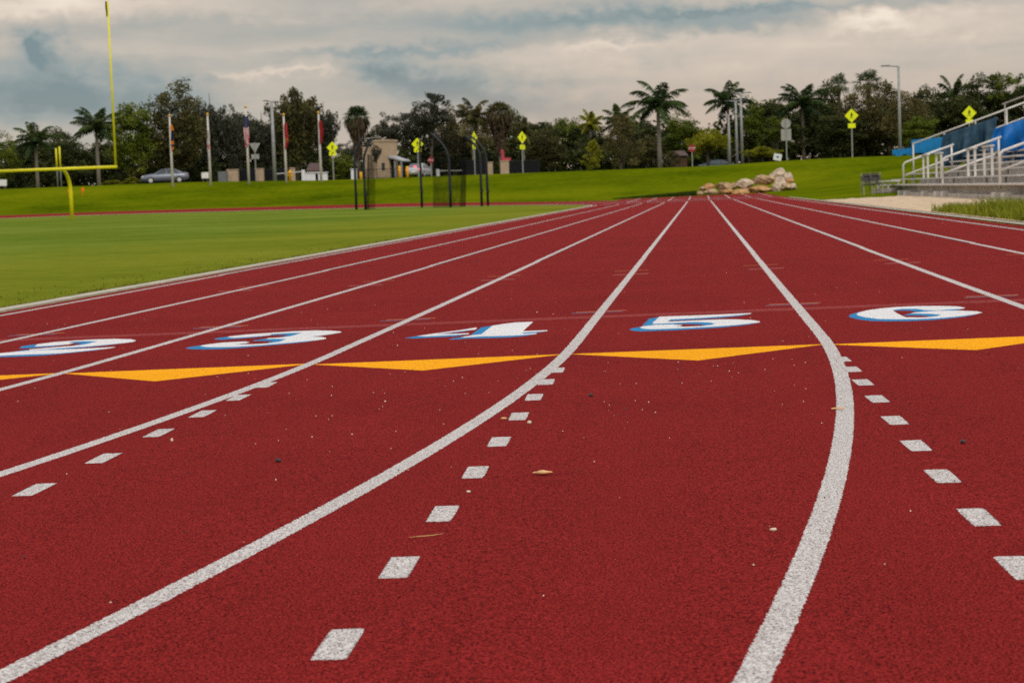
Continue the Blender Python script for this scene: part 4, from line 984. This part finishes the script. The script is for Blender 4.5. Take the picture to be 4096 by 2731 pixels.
hut(722, 38, 374, 392, 208, 'brown roofed kiosk behind the plain red flag pole', M_STUC); hut(1562, 40, 346, 358, 214, 'brown roofed wooden kiosk behind the tall palm trunk', mat('brown_boards', (.07, .036, .018), .85, .3, 5))

# ------------------------------------------------------------------ orange survey stakes on the bank
for px, py, y2, lab in ((160, 446, 434, 'orange marker flag directly beside the goalpost gooseneck'), (191, 443, 431, 'orange marker flag on a leaning stake, away from the goalpost')):
    p = hit(px-2, py+6, 120); g = empty('marker_flag', p, 0, lab, 'marker flag', 'orange marker flags on the bank'); z1 = at(px, y2, p.y).z-p.z; m_ = mpx(p.y)
    bm = bmesh.new(); tube(bm, [(0, 0, -.05), (2*m_, 0, z1)], .02, 6); link('stake', bm, M_ORG, g)
    bm = bmesh.new(); box(bm, (2*m_, 0, z1-4.5*m_), (6*m_, .05, 9*m_), None, .01); link('flag', bm, M_ORG, g)

# ------------------------------------------------------------------ cars
def sedan(name, loc, rz, paint, label, lit=False, Lc=4.7):
    g = empty(name, loc, rz, label, 'car')
    Wd = 1.80
    # body: lofted cross-sections along x (front at -x)
    prof_ = [(-2.35, .42, .62, .70), (-2.28, .30, .74, .80), (-2.0, .24, .84, .87), (-1.5, .20, .93, .90), (-.95, .19, .99, .90), (0, .19, 1.00, .90), (1.0, .19, 1.01, .90), (1.7, .22, 1.03, .89), (2.15, .28, 1.00, .85), (2.32, .38, .92, .78), (2.36, .50, .80, .74)]
    bm = bmesh.new(); rings = []
    for x, z0, z1, hw in prof_:
        ring = []
        for (u, v) in ((-.86, 0), (-1, .16), (-1.0, .45), (-.97, .72), (-.90, .93), (-.78, 1), (.78, 1), (.90, .93), (.97, .72), (1.0, .45), (1, .16), (.86, 0)):
            ring.append(bm.verts.new((x, u*hw, z0+(z1-z0)*v)))
        rings.append(ring)
    for a, b in zip(rings, rings[1:]):
        for k in range(12): bm.faces.new((a[k], a[(k+1) % 12], b[(k+1) % 12], b[k]))
    bm.faces.new(rings[0][::-1]); bm.faces.new(rings[-1]); bmesh.ops.recalc_face_normals(bm, faces=bm.faces[:])
    body = link('body', bm, paint, g, True)
    # cabin
    cab = [(-1.05, .98, .98, .80, .80), (-.30, .97, 1.40, .82, .62), (.25, .97, 1.46, .82, .62), (.95, .97, 1.42, .82, .62), (1.75, .98, 1.06, .80, .72)]
    bm = bmesh.new(); R = []
    for x, z0, z1, h0, h1 in cab:
        z1 = max(z1, z0+.01); R.append([bm.verts.new((x, s*h, z)) for s, h, z in ((-1, h0, z0), (-1, h1, z1), (1, h1, z1), (1, h0, z0))])
    for a, b in zip(R, R[1:]):
        for k in range(3): bm.faces.new((a[k], a[k+1], b[k+1], b[k]))
    bmesh.ops.recalc_face_normals(bm, faces=bm.faces[:]); bmesh.ops.bevel(bm, geom=bm.edges[:], offset=.03, segments=2, affect='EDGES')
    roof = link('roof', bm, paint, g, True)
    def pane(nm, pts): bm = bmesh.new(); bm.faces.new([bm.verts.new(q) for q in pts]); return link(nm, bm, M_GLASS, g)
    pane('windscreen', [(-.98, -.70, 1.035), (-.98, .70, 1.035), (-.36, .56, 1.405), (-.36, -.56, 1.405)]); pane('rear_window', [(1.66, -.66, 1.13), (1.66, .66, 1.13), (1.02, .56, 1.44), (1.02, -.56, 1.44)])
    for s in (-1, 1):
        pane('side_window', [(-.78, s*.835, 1.03), (.12, s*.835, 1.03), (.12, s*.66, 1.40), (-.28, s*.67, 1.37)]); pane('side_window', [(.20, s*.835, 1.03), (1.35, s*.82, 1.05), (.92, s*.67, 1.37), (.20, s*.66, 1.40)])
        bm = bmesh.new(); box(bm, (-2.17, s*.62, .70), (.22, .36, .16), None, .04); link('headlight', bm, mat('headlight_glass', (.62, .62, .60), .2, .03, 3), g)
        bm = bmesh.new(); box(bm, (2.30, s*.62, .80), (.12, .30, .20), None, .03)
        link('tail_light', bm, mat('lit_tail_light', (.6, .02, .03), .4, .02, 3, emit=((1, .06, .12), 5.0)) if lit else mat('tail_light', (.25, .02, .02), .3, .05, 3), g)
        bm = bmesh.new(); box(bm, (-.72, s*.98, 1.06), (.12, .18, .12), None, .03); link('mirror', bm, paint, g)
        for x in (-1.42, 1.38):
            bm = bmesh.new(); tube(bm, [(x, s*.70, .33), (x, s*.905, .33)], .33, 20); wh = link('wheel', bm, M_TYRE, g)
            bm = bmesh.new(); tube(bm, [(x, s*.80, .33), (x, s*.915, .33)], .20, 16); link('rim', bm, M_ALU, wh)
    if lit:
        bm = bmesh.new(); box(bm, (1.60, 0, 1.16), (.06, .26, .06)); link('brake_light', bm, MATS['lit_tail_light'], g)
    bm = bmesh.new(); box(bm, (2.37, 0, .62), (.02, .48, .14)); link('number_plate', bm, M_WHITEP, g)
    return g
M_SILV = mat('silver_blue_paint', (.15, .165, .19), .3, .04, 2, metal=.5); M_CARW = mat('silver_white_paint', (.42, .42, .43), .32, .04, 2, metal=.3); M_TEAL = mat('dark_teal_paint', (.02, .055, .065), .3, .05, 2)
def car_z(px, Y, bottom): return at(px, bottom, Y).z
p = stand(378, 196); p.z = car_z(378, 196, 421.5); sedan('sedan_car', p, .30, M_SILV, 'silver blue sedan parked behind the flagpole with the orange and black flag')
p = stand(963, 205); p.z = car_z(963, 205, 408.5); sedan('sedan_car', p, -PI/2-.12, M_CARW, 'pale silver car seen from behind with lit red brake lights', True)
p = stand(1655, 212); p.z = car_z(1655, 212, 399); sedan('sedan_car', p, PI+.25, M_TEAL, 'dark teal car mostly hidden behind the crest by three grouped lamp posts')
# the road itself, on the plateau behind the bank
V = []; Fc = []
for i in range(60):
    x = -110+i*3.4
    for y in (192, 193.5, 197, 207): V.append((x, y, terrain(x, y)+.01))
for i in range(59):
    for k in range(3): a = i*4+k; Fc.append((a, a+4, a+5, a+1))
tag(meshobj('road', V, Fc, mat('asphalt', (.05, .05, .05), .9, .15, 8)), kind='structure')

# ------------------------------------------------------------------ trees
def leaves(V, Fc, T, c, rad, n, size, r, tint, asp=.55, droop=0.0):
    for _ in range(n):
        while True:
            p = Vector((r.uniform(-1, 1), r.uniform(-1, 1), r.uniform(-1, 1)))
            if p.length < 1: break
        p = Vector((c[0]+p.x*rad[0], c[1]+p.y*rad[1], c[2]+p.z*rad[2]))
        s = size*r.uniform(.6, 1.35)
        if droop: d = Vector((r.gauss(0, .35), r.gauss(0, .35), -1 if r.random() < droop else 1)).normalized()
        else: d = Vector((r.gauss(0, 1), r.gauss(0, 1), r.gauss(0, .6))).normalized()
        nn = Vector((r.gauss(0, 1), r.gauss(0, 1), r.gauss(.5, 1))); e = d.cross(nn)
        if e.length < 1e-4: continue
        e = e.normalized()*s*asp*.5; d = d*s*.5
        b = len(V); V += [tuple(p-d), tuple(p+e*1.0), tuple(p+d), tuple(p-e*1.0)]
        Fc.append((b, b+1, b+2, b+3)); T.append(min(1, max(0, tint+r.gauss(0, .13))))
def make_tree(name, seed, h, w_, kind, leafm, n_cl=60, n_lf=60, size=.28):
    r = random.Random(seed); root = empty(name, (0, 0, -200)); V = []; Fc = []; T = []; bm = bmesh.new()
    tips = []
    if kind == 'round':
        th = h*.30; tube(bm, [(0, 0, -.4), (.1, 0, th*.5), (.05, .1, th)], [.24, .19, .15], 8)
        for i in range(9):
            a = i*2.4+r.random(); e = r.uniform(.25, 1.25); L = h*r.uniform(.35, .55)
            q = [Vector((.05, .1, th*r.uniform(.75, 1)))]
            for k in range(3):
                q.append(q[-1]+Vector((math.cos(a)*math.cos(e)*w_/h, math.sin(a)*math.cos(e)*w_/h, math.sin(e)))*L/3+Vector((r.gauss(0, .2), r.gauss(0, .2), r.gauss(0, .15))))
            tube(bm, q, [.10, .07, .045, .02], 6)
        for _ in range(n_cl):
            while True:
                p = Vector((r.uniform(-1, 1), r.uniform(-1, 1), r.uniform(-1, 1)))
                if .35 < p.length < 1: break
            lump = 1+.16*math.sin(p.x*4+seed)+.16*math.sin(p.z*5+p.y*3+seed*2)
            p = Vector((p.x*w_*.46*lump, p.y*w_*.46*lump, h*.58+p.z*h*.40*lump))
            tips.append((p, r.uniform(.07, .15)*w_))
        for p, rad in tips: leaves(V, Fc, T, p, (rad*1.25, rad*1.25, rad*.8), n_lf, size, r, r.uniform(.22, .78))
    elif kind == 'plume':                                    # feathery, upright wispy leaders
        tube(bm, [(0, 0, -.4), (0, .05, h*.45), (.05, 0, h*.97)], [.20, .13, .03], 8)
        nl = 26
        for i in range(nl):
            a = i*2.4; t0 = r.uniform(.15, .6); out = r.uniform(.12, .5)*w_*(1 if i else 0); top = h*r.uniform(.66, 1.0)*(1-.20*out/(w_*.5))
            b0 = Vector((0, 0, h*t0)); e = Vector((math.cos(a)*out, math.sin(a)*out, top)); q = [b0, b0.lerp(e, .45)+Vector((math.cos(a)*out*.25, math.sin(a)*out*.25, 0)), e]
            tube(bm, q, [.07, .045, .012], 5)
            for k in range(11):
                s = (k+1)/11; p = (1-s)**2*q[0]+2*s*(1-s)*q[1]+s*s*q[2]
                for _ in range(2):
                    aa = r.random()*6.28; ro = r.uniform(.1, .6)*(1-s*.6)*w_*.22
                    leaves(V, Fc, T, p+Vector((math.cos(aa)*ro, math.sin(aa)*ro, r.uniform(-.1, .25))), (.58*(1-s*.35), .58*(1-s*.35), .46), n_lf//4+int(12*(1-s)), size, r, r.uniform(.2, .75), .42, .35)
    elif kind == 'loose':                                    # open crown, clumps at twig ends, sky between
        tube(bm, [(0, 0, -.4), (.15, 0, h*.3), (-.1, .1, h*.55)], [.20, .15, .10], 8)
        for i in range(14):
            a = i*2.4+r.random()*.5; t0 = r.uniform(.25, .55); b0 = Vector((0, 0, h*t0)); el = r.uniform(.35, 1.35)
            L = (h*.97-h*t0)*r.uniform(.7, 1.0); e = b0+Vector((math.cos(a)*math.cos(el)*w_*.6, math.sin(a)*math.cos(el)*w_*.6, math.sin(el)*L))
            m = b0.lerp(e, .5)+Vector((r.gauss(0, .2), r.gauss(0, .2), .3)); tube(bm, [b0, m, e], [.085, .055, .015], 5)
            for k in range(7):
                s = r.uniform(.3, 1.05); p = b0.lerp(m, s*2) if s < .5 else m.lerp(e, s*2-1)
                d = Vector((r.gauss(0, 1), r.gauss(0, 1), r.gauss(.2, .7))).normalized()*r.uniform(.25, .95); tube(bm, [p, p+d], [.02, .008], 4, False)
                leaves(V, Fc, T, p+d, (.48, .48, .36), n_lf, size, r, r.uniform(.25, .75), .5)
    elif kind == 'shrub':
        for i in range(5): a = i*1.3; tube(bm, [(0, 0, -.2), (math.cos(a)*.3, math.sin(a)*.3, h*.4), (math.cos(a)*w_*.3, math.sin(a)*w_*.3, h*.75)], [.07, .05, .02], 5)
        for _ in range(n_cl):
            z = r.random()**.8; rad = w_*.5*(1-.75*z*z)*math.sqrt(r.random()); a = r.random()*6.28
            leaves(V, Fc, T, (math.cos(a)*rad, math.sin(a)*rad, .12*h+z*h*.84), (w_*.12, w_*.12, h*.07), n_lf, size, r, r.uniform(.25, .8))
    elif kind == 'royal':
        th = h*.66; tube(bm, [(0, 0, -.4), (.03, 0, th*.3), (.05, .02, th*.8), (.05, .02, th+.3)], [.26, .22, .19, .13], 12)
        nf = r.choice((13, 15, 18)); droop_ = r.uniform(.75, 1.1)
        for i in range(nf):
            a = i*2.399+r.uniform(-.2, .2); e0 = 1.45-1.75*(i/nf)**.8+r.uniform(-.1, .1); L = w_*.5*r.uniform(1.0, 1.22)
            p = Vector((.05, .02, th+.25)); e = e0; pts = [p.copy()]; st = 18
            for k in range(st):
                e -= droop_*(1.55 if e0 > .9 else 1.25)/st*(.35+1.3*k/st); p = p+Vector((math.cos(a)*math.cos(e), math.sin(a)*math.cos(e), math.sin(e)))*L*1.08/st; pts.append(p.copy())
            tube(bm, pts[::3], [.035, .03, .026, .02, .016, .012, .008][:len(pts[::3])], 4)
            tn = r.uniform(.3, .75); side = Vector((-math.sin(a), math.cos(a), 0))
            for k in range(2, st+1):
                for sub in (0, .5):
                    if k+sub > st: continue
                    q = pts[k-1].lerp(pts[k], sub) if sub else pts[k-1]; dirv = (pts[k]-pts[k-1]).normalized()
                    ln = L*.26*math.sin(PI*min(.97, .16+.80*k/st))+.10
                    for sd in (-1, 1):
                        d = (side*sd*.8+dirv*.55+Vector((0, 0, r.uniform(-.75, -.1)))).normalized()*ln*r.uniform(.85, 1.1); wv = dirv*.055
                        b = len(V); mid = q+d*.55; tip = q+d+Vector((0, 0, -.25*ln))
                        V += [tuple(q-wv), tuple(q+wv), tuple(mid+wv*1.1), tuple(tip), tuple(mid-wv*1.1)]; Fc.append((b, b+1, b+2, b+3, b+4)); T.append(min(1, max(0, tn+r.gauss(0, .12))))
    elif kind in ('sabal', 'skirt'):
        th = h*.80; tube(bm, [(0, 0, -.4), (.04, 0, th*.5), (0, 0, th)], [.22, .19, .20], 10); c0 = Vector((0, 0, th)); nf = 24 if kind == 'sabal' else 46
        def fan(c, a, e, pet, fl, tn, droop):
            d = Vector((math.cos(a)*math.cos(e), math.sin(a)*math.cos(e), math.sin(e))); q = c+d*pet; sd = Vector((-math.sin(a), math.cos(a), 0)); up = sd.cross(d)
            for k in range(9):
                t = (k-4)/4*1.6; dd = (d*math.cos(t)+sd*math.sin(t)).normalized(); ln = fl*(1-.18*abs(t)); b = len(V)
                wv = (sd*math.cos(t)-d*math.sin(t))*fl*.065; mid = q+dd*ln*.6; tip = q+dd*ln+Vector((0, 0, -droop*ln))
                V.extend([tuple(q), tuple(mid+wv), tuple(tip), tuple(mid-wv)]); Fc.append((b, b+1, b+2, b+3)); T.append(min(1, max(0, tn+r.gauss(0, .1))))
            tube(bm, [c, q], [.025, .015], 4, False)
        for i in range(nf):
            a = i*2.399; e = 1.4-2.0*(i/nf)+r.uniform(-.12, .12); fan(c0, a, e, w_*.24*r.uniform(.85, 1.1), w_*.38*r.uniform(.8, 1.15), r.uniform(.3, .8), .35)
    tr = link('trunk', bm, M_PBARK if kind in ('royal', 'sabal', 'skirt') else M_BARK, root, True)
    cr = meshobj('crown', V, Fc, leafm, root, tint=T)
    if kind == 'skirt':
        V2 = []; F2 = []; T2 = []
        for i in range(2600):
            z = th-.1-r.random()**1.3*h*.46; rad = (.32+.80*math.exp(-((th-.3-z)/1.5)**2))*(w_/2.6)*r.uniform(.35, 1.0); a = r.random()*6.28; s = r.uniform(.35, .75)
            b = len(V2); q = Vector((math.cos(a)*rad, math.sin(a)*rad, z)); sd = Vector((-math.sin(a), math.cos(a), 0))*.10; dn = Vector((math.cos(a)*.2*s, math.sin(a)*.2*s, -s))
            V2 += [tuple(q-sd), tuple(q+sd), tuple(q+dn+sd*.4), tuple(q+dn-sd*.4)]; F2.append((b, b+1, b+2, b+3)); T2.append(r.random())
        meshobj('dead_fronds', V2, F2, L_BROWN, root, tint=T2)
    root['h'] = h; root['w'] = w_
    return root
PR = {}
def proto(key):
    if key in PR: return PR[key]
    spec = {'r1': ('broadleaf_tree', 1, 9.5, 6.0, 'round', L_GREEN, 150, 66, .31), 'r2': ('broadleaf_tree', 2, 9.5, 6.5, 'round', L_OLIVE, 180, 66, .30), 'r3': ('broadleaf_tree', 3, 9.0, 6.5, 'round', L_DARK, 180, 66, .33),
            'r4': ('broadleaf_tree', 14, 9.0, 6.0, 'round', L_OLIVE, 150, 62, .30), 'r5': ('broadleaf_tree', 15, 9.0, 6.0, 'round', L_DARK, 160, 62, .31), 'r6': ('broadleaf_tree', 16, 9.0, 6.0, 'round', L_GREEN, 160, 62, .30),
            'p1': ('feathery_tree', 4, 10, 5.0, 'plume', L_GREY, 0, 46, .34), 'p2': ('feathery_tree', 5, 10, 5.0, 'plume', L_OLIVE, 0, 62, .36), 'p3': ('feathery_tree', 25, 10, 5.0, 'plume', L_GREY, 0, 50, .34),
            'l1': ('open_crowned_tree', 6, 10, 5.5, 'loose', L_GREY, 0, 46, .28), 'l2': ('open_crowned_tree', 7, 10, 5.0, 'loose', L_GREY, 0, 44, .28), 'l3': ('open_crowned_tree', 8, 10, 5.5, 'loose', L_GREEN, 0, 50, .30),
            'y1': ('young_tree', 9, 4.0, 4.0, 'loose', L_YELL, 0, 40, .30), 'y2': ('leafy_shrub', 10, 4.0, 2.6, 'shrub', L_YELL, 60, 40, .20), 'y3': ('broadleaf_tree', 17, 6.5, 5.0, 'shrub', L_OLIVE, 90, 60, .24),
            'k1': ('royal_palm', 11, 10, 6.6, 'royal', L_PALM, 0, 0, 0), 'k2': ('royal_palm', 12, 9, 6.0, 'royal', L_PALM, 0, 0, 0), 'k3': ('royal_palm', 22, 6, 3.0, 'royal', L_YELL, 0, 0, 0), 'k5': ('royal_palm', 31, 10, 6.6, 'royal', L_PALM, 0, 0, 0), 'k6': ('royal_palm', 34, 9, 6.0, 'royal', L_PALM, 0, 0, 0), 'k4': ('royal_palm', 23, 8.5, 5.5, 'royal', L_OLIVE, 0, 0, 0),
            's1': ('fan_palm', 13, 10, 3.2, 'sabal', L_PALM, 0, 0, 0), 's2': ('fan_palm', 18, 9, 3.0, 'skirt', L_PALM, 0, 0, 0), 's3': ('fan_palm', 19, 9, 3.2, 'skirt', L_OLIVE, 0, 0, 0)}[key]
    PR[key] = [make_tree(*spec), False]; return PR[key]
FILL = [('r2', 455, 246, 92, 238, 'olive tree filling in between the orange flag and the white flag poles'), ('r5', 572, 266, 96, 240, 'dark tree rising behind the striped flag'), ('r4', 718, 240, 84, 238, 'olive tree between the two red flags'),
 ('r5', 872, 296, 80, 238, 'dark low tree over the gatehouse roof'), ('l1', 948, 250, 84, 236, 'open grey tree between the gatehouse porch and the tall open grey tree'), ('r4', 1045, 250, 88, 238, 'olive tree between the tall open grey tree and the scruffy leaning palm'),
 ('r5', 1180, 258, 84, 240, 'dark tree behind the brown skirted palm, towards the narrow crossing sign'), ('y3', 1545, 346, 44, 206, 'small olive bush tree half hiding the brown wooden kiosk'), ('r3', 1480, 272, 84, 240, 'dark tree between the mid sized palm and the biggest palm'), ('r5', 130, 300, 100, 238, 'dark tree behind the two thin sleeved poles'), ('r3', 1345, 285, 90, 240, 'dark tree under the small yellow palm')]
TREES = FILL + [ # kind, photo x, top y, width, depth, label
 ('r1', 12, 318, 80, 222, 'small light green tree at the edge of the treeline, beyond the crossbar'), ('r3', 68, 322, 120, 232, 'dark bushy tree under the palm with a yellowish frond'), ('k2', 86, 272, 108, 217, 'palm with a yellowish upright frond standing above dark bushes'),
 ('r5', 165, 322, 110, 232, 'dark round tree between the two palms near the goalpost'), ('k6', 227, 232, 118, 214, 'palm with drooping fronds close behind the goalpost upright'), ('r3', 250, 322, 110, 236, 'dark low tree filling in behind the goalpost upright'),
 ('r6', 308, 226, 118, 222, 'green tree with bright leaf clumps on top, next to the goalpost upright'), ('r2', 412, 208, 132, 224, 'tall dense olive tree rising behind the orange and black flag'), ('r4', 360, 300, 90, 230, 'low olive tree behind the silver blue sedan'),
 ('p1', 489, 207, 92, 230, 'feathery grey tree with a narrow spire behind the white flag'), ('p3', 541, 238, 92, 232, 'thin feathery grey tree just before the striped flag'), ('r4', 515, 318, 100, 236, 'low dull olive tree behind the widest tan pillar'), ('p1', 607, 252, 100, 234, 'short feathery grey tree between the striped flag and the lamp post'),
 ('p2', 684, 195, 136, 224, 'tallest feathery olive grey tree, behind the long red flag'), ('p1', 748, 228, 84, 230, 'feathery grey tree behind the plain red flag'), ('r2', 640, 285, 150, 238, 'dark low tree behind the lamp post with two flat heads'), ('r1', 785, 352, 60, 226, 'low green tree behind the crossing sign by the gatehouse'),
 ('s2', 825, 234, 66, 209, 'fan palm with a thick skirt of dead fronds above the gatehouse'), ('l2', 866, 322, 26, 203, 'small twiggy tree growing against the tan gatehouse wall'), ('l2', 800, 315, 62, 236, 'bare looking grey tree below the skirted fan palm'), ('l2', 905, 245, 92, 232, 'open grey tree right over the gatehouse porch'), ('l1', 995, 200, 128, 230, 'tall open crowned grey tree over the edge of the cage'),
 ('r4', 985, 318, 120, 238, 'low olive tree behind the white car'), ('k4', 1090, 213, 92, 212, 'scruffy palm with a dark leaning top beside the tall open grey tree'), ('s3', 1152, 226, 76, 210, 'brown skirted palm with rusty fronds above the red sculpture'), ('r4', 1075, 290, 90, 230, 'olive tree behind the almost edge on crossing sign'),
 ('r2', 1128, 290, 100, 234, 'dull olive tree behind the brown skirted palm'), ('k4', 1205, 262, 60, 222, 'small dull palm above the narrow crossing sign'), ('r3', 1238, 276, 96, 236, 'dark green tree behind the narrow crossing sign'), ('r4', 1262, 300, 90, 226, 'low olive tree between the crossing sign and the bright shrub'), ('r6', 1300, 264, 92, 242, 'green tree low on the skyline left of the small yellow palm'),
 ('k3', 1361, 238, 54, 232, 'small yellow green palm sticking up over the treeline'), ('y2', 1361, 322, 52, 194, 'bright yellow green shrub standing alone on the crest'), ('k2', 1427, 230, 84, 228, 'mid sized palm next to the biggest palm'), ('y3', 1432, 262, 108, 216, 'yellowish olive tree below the mid sized palm'),
 ('k1', 1517, 172, 150, 203, 'biggest palm, tall with wide arching fronds against the sky'), ('r4', 1485, 315, 80, 224, 'low olive tree beside the trunk of the biggest palm'), ('r1', 1572, 268, 104, 226, 'green tree behind the biggest palm on the side of the stop sign'), ('r6', 1640, 300, 90, 230, 'green tree behind the stop sign'),
 ('y1', 1628, 300, 86, 202, 'small yellow green tree beside the stop sign'), ('k5', 1676, 170, 112, 224, 'palm with fronds spread above the three grouped lamp posts'), ('r1', 1722, 240, 108, 230, 'bright green tree behind the tallest grouped lamp post'), ('y1', 1752, 338, 74, 202, 'low yellow green tree beside the tilted placard'),
 ('l3', 1785, 262, 84, 222, 'green open tree behind the round grey sign'), ('r3', 1775, 222, 110, 240, 'dark tree with bare twigs on top beyond the round grey sign'), ('k6', 1848, 178, 122, 228, 'dark palm with broad fronds between the grey sign and the crossing sign'), ('r3', 1870, 232, 118, 234, 'dark tree under the broad fronded dark palm'),
 ('r5', 1900, 195, 90, 240, 'dark tree behind the yellow crossing sign on the crest'), ('s1', 1931, 155, 56, 242, 'slim fan palm, smaller of two standing above the treetops'), ('s1', 1999, 147, 78, 238, 'bushy fan palm, larger of two standing above the treetops'), ('r2', 1985, 212, 118, 226, 'brownish olive tree between crossing sign and tall lamp post'),
 ('r4', 2042, 192, 92, 234, 'olive tree directly behind the tall lamp post'), ('r2', 2085, 225, 112, 222, 'brownish tree beyond the tall lamp post, above the blue windscreens'), ('r5', 2135, 205, 100, 236, 'dark tree behind the brownish one above the windscreens'), ('k5', 2192, 155, 82, 238, 'palm with upright fronds between dark trees above the bleachers'), ('r6', 2110, 262, 90, 218, 'green low tree above the bleacher end rail'),
 ('r3', 2205, 215, 130, 228, 'dark tree behind the crossing sign by the bleachers'), ('r5', 2258, 178, 110, 232, 'dark round topped tree above the blue tarpaulins'), ('l3', 2318, 155, 100, 230, 'tallest dark tree above the bleachers, open at the top'), ('r3', 2370, 190, 110, 226, 'dark tree at the edge above the bleachers'), ('r3', 1930, 262, 110, 222, 'dark low tree around the crossing sign post on the crest')]
for i, (key, px, top, wd, Y, lab) in enumerate(TREES):
    pr = proto(key); rr = random.Random(700+i)
    if not pr[1]: o = pr[0]; pr[1] = True
    else: o = copy_tree(pr[0])
    p = stand(px, Y); zt = at(px, top, Y).z-p.z; h = pr[0]['h']; w0 = pr[0]['w']
    o.location = p; o.rotation_euler = (0, 0, rr.uniform(0, 6.28)); sw = wd*mpx(Y)/w0
    o.scale = (sw, sw, zt/h)
    palm = key[0] in 'ks'
    tag(o, lab, 'palm tree' if palm else ('shrub' if key == 'y2' else 'tree'), 'palms in the treeline' if palm else 'trees in the treeline')
for pr in PR.values():
    for kx in ('h', 'w'): pass
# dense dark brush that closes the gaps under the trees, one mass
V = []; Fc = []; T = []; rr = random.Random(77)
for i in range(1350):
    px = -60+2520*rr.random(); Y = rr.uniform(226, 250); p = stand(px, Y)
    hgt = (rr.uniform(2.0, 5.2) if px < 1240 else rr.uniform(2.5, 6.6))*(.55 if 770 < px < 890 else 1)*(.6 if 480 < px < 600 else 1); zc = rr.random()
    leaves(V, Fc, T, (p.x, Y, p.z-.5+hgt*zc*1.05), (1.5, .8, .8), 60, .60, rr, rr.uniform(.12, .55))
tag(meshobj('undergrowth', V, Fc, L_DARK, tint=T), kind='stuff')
# low yellow bushes beside the sedan
for px, top, wd, lab in ((300, 407, 46, 'low yellowish bush in front of the sedan bonnet'), (258, 414, 60, 'low tan grass clump between the goalpost upright and the yellowish bush')):
    o = copy_tree(proto('y2')[0]); p = stand(px, 188); zt = at(px, top, 188).z-p.z; o.location = p; o.scale = (wd*mpx(188)/2.6,)*2+(max(.3, zt)/4.0,); o.rotation_euler = (0, 0, px); tag(o, lab, 'shrub', 'low bushes by the sedan')
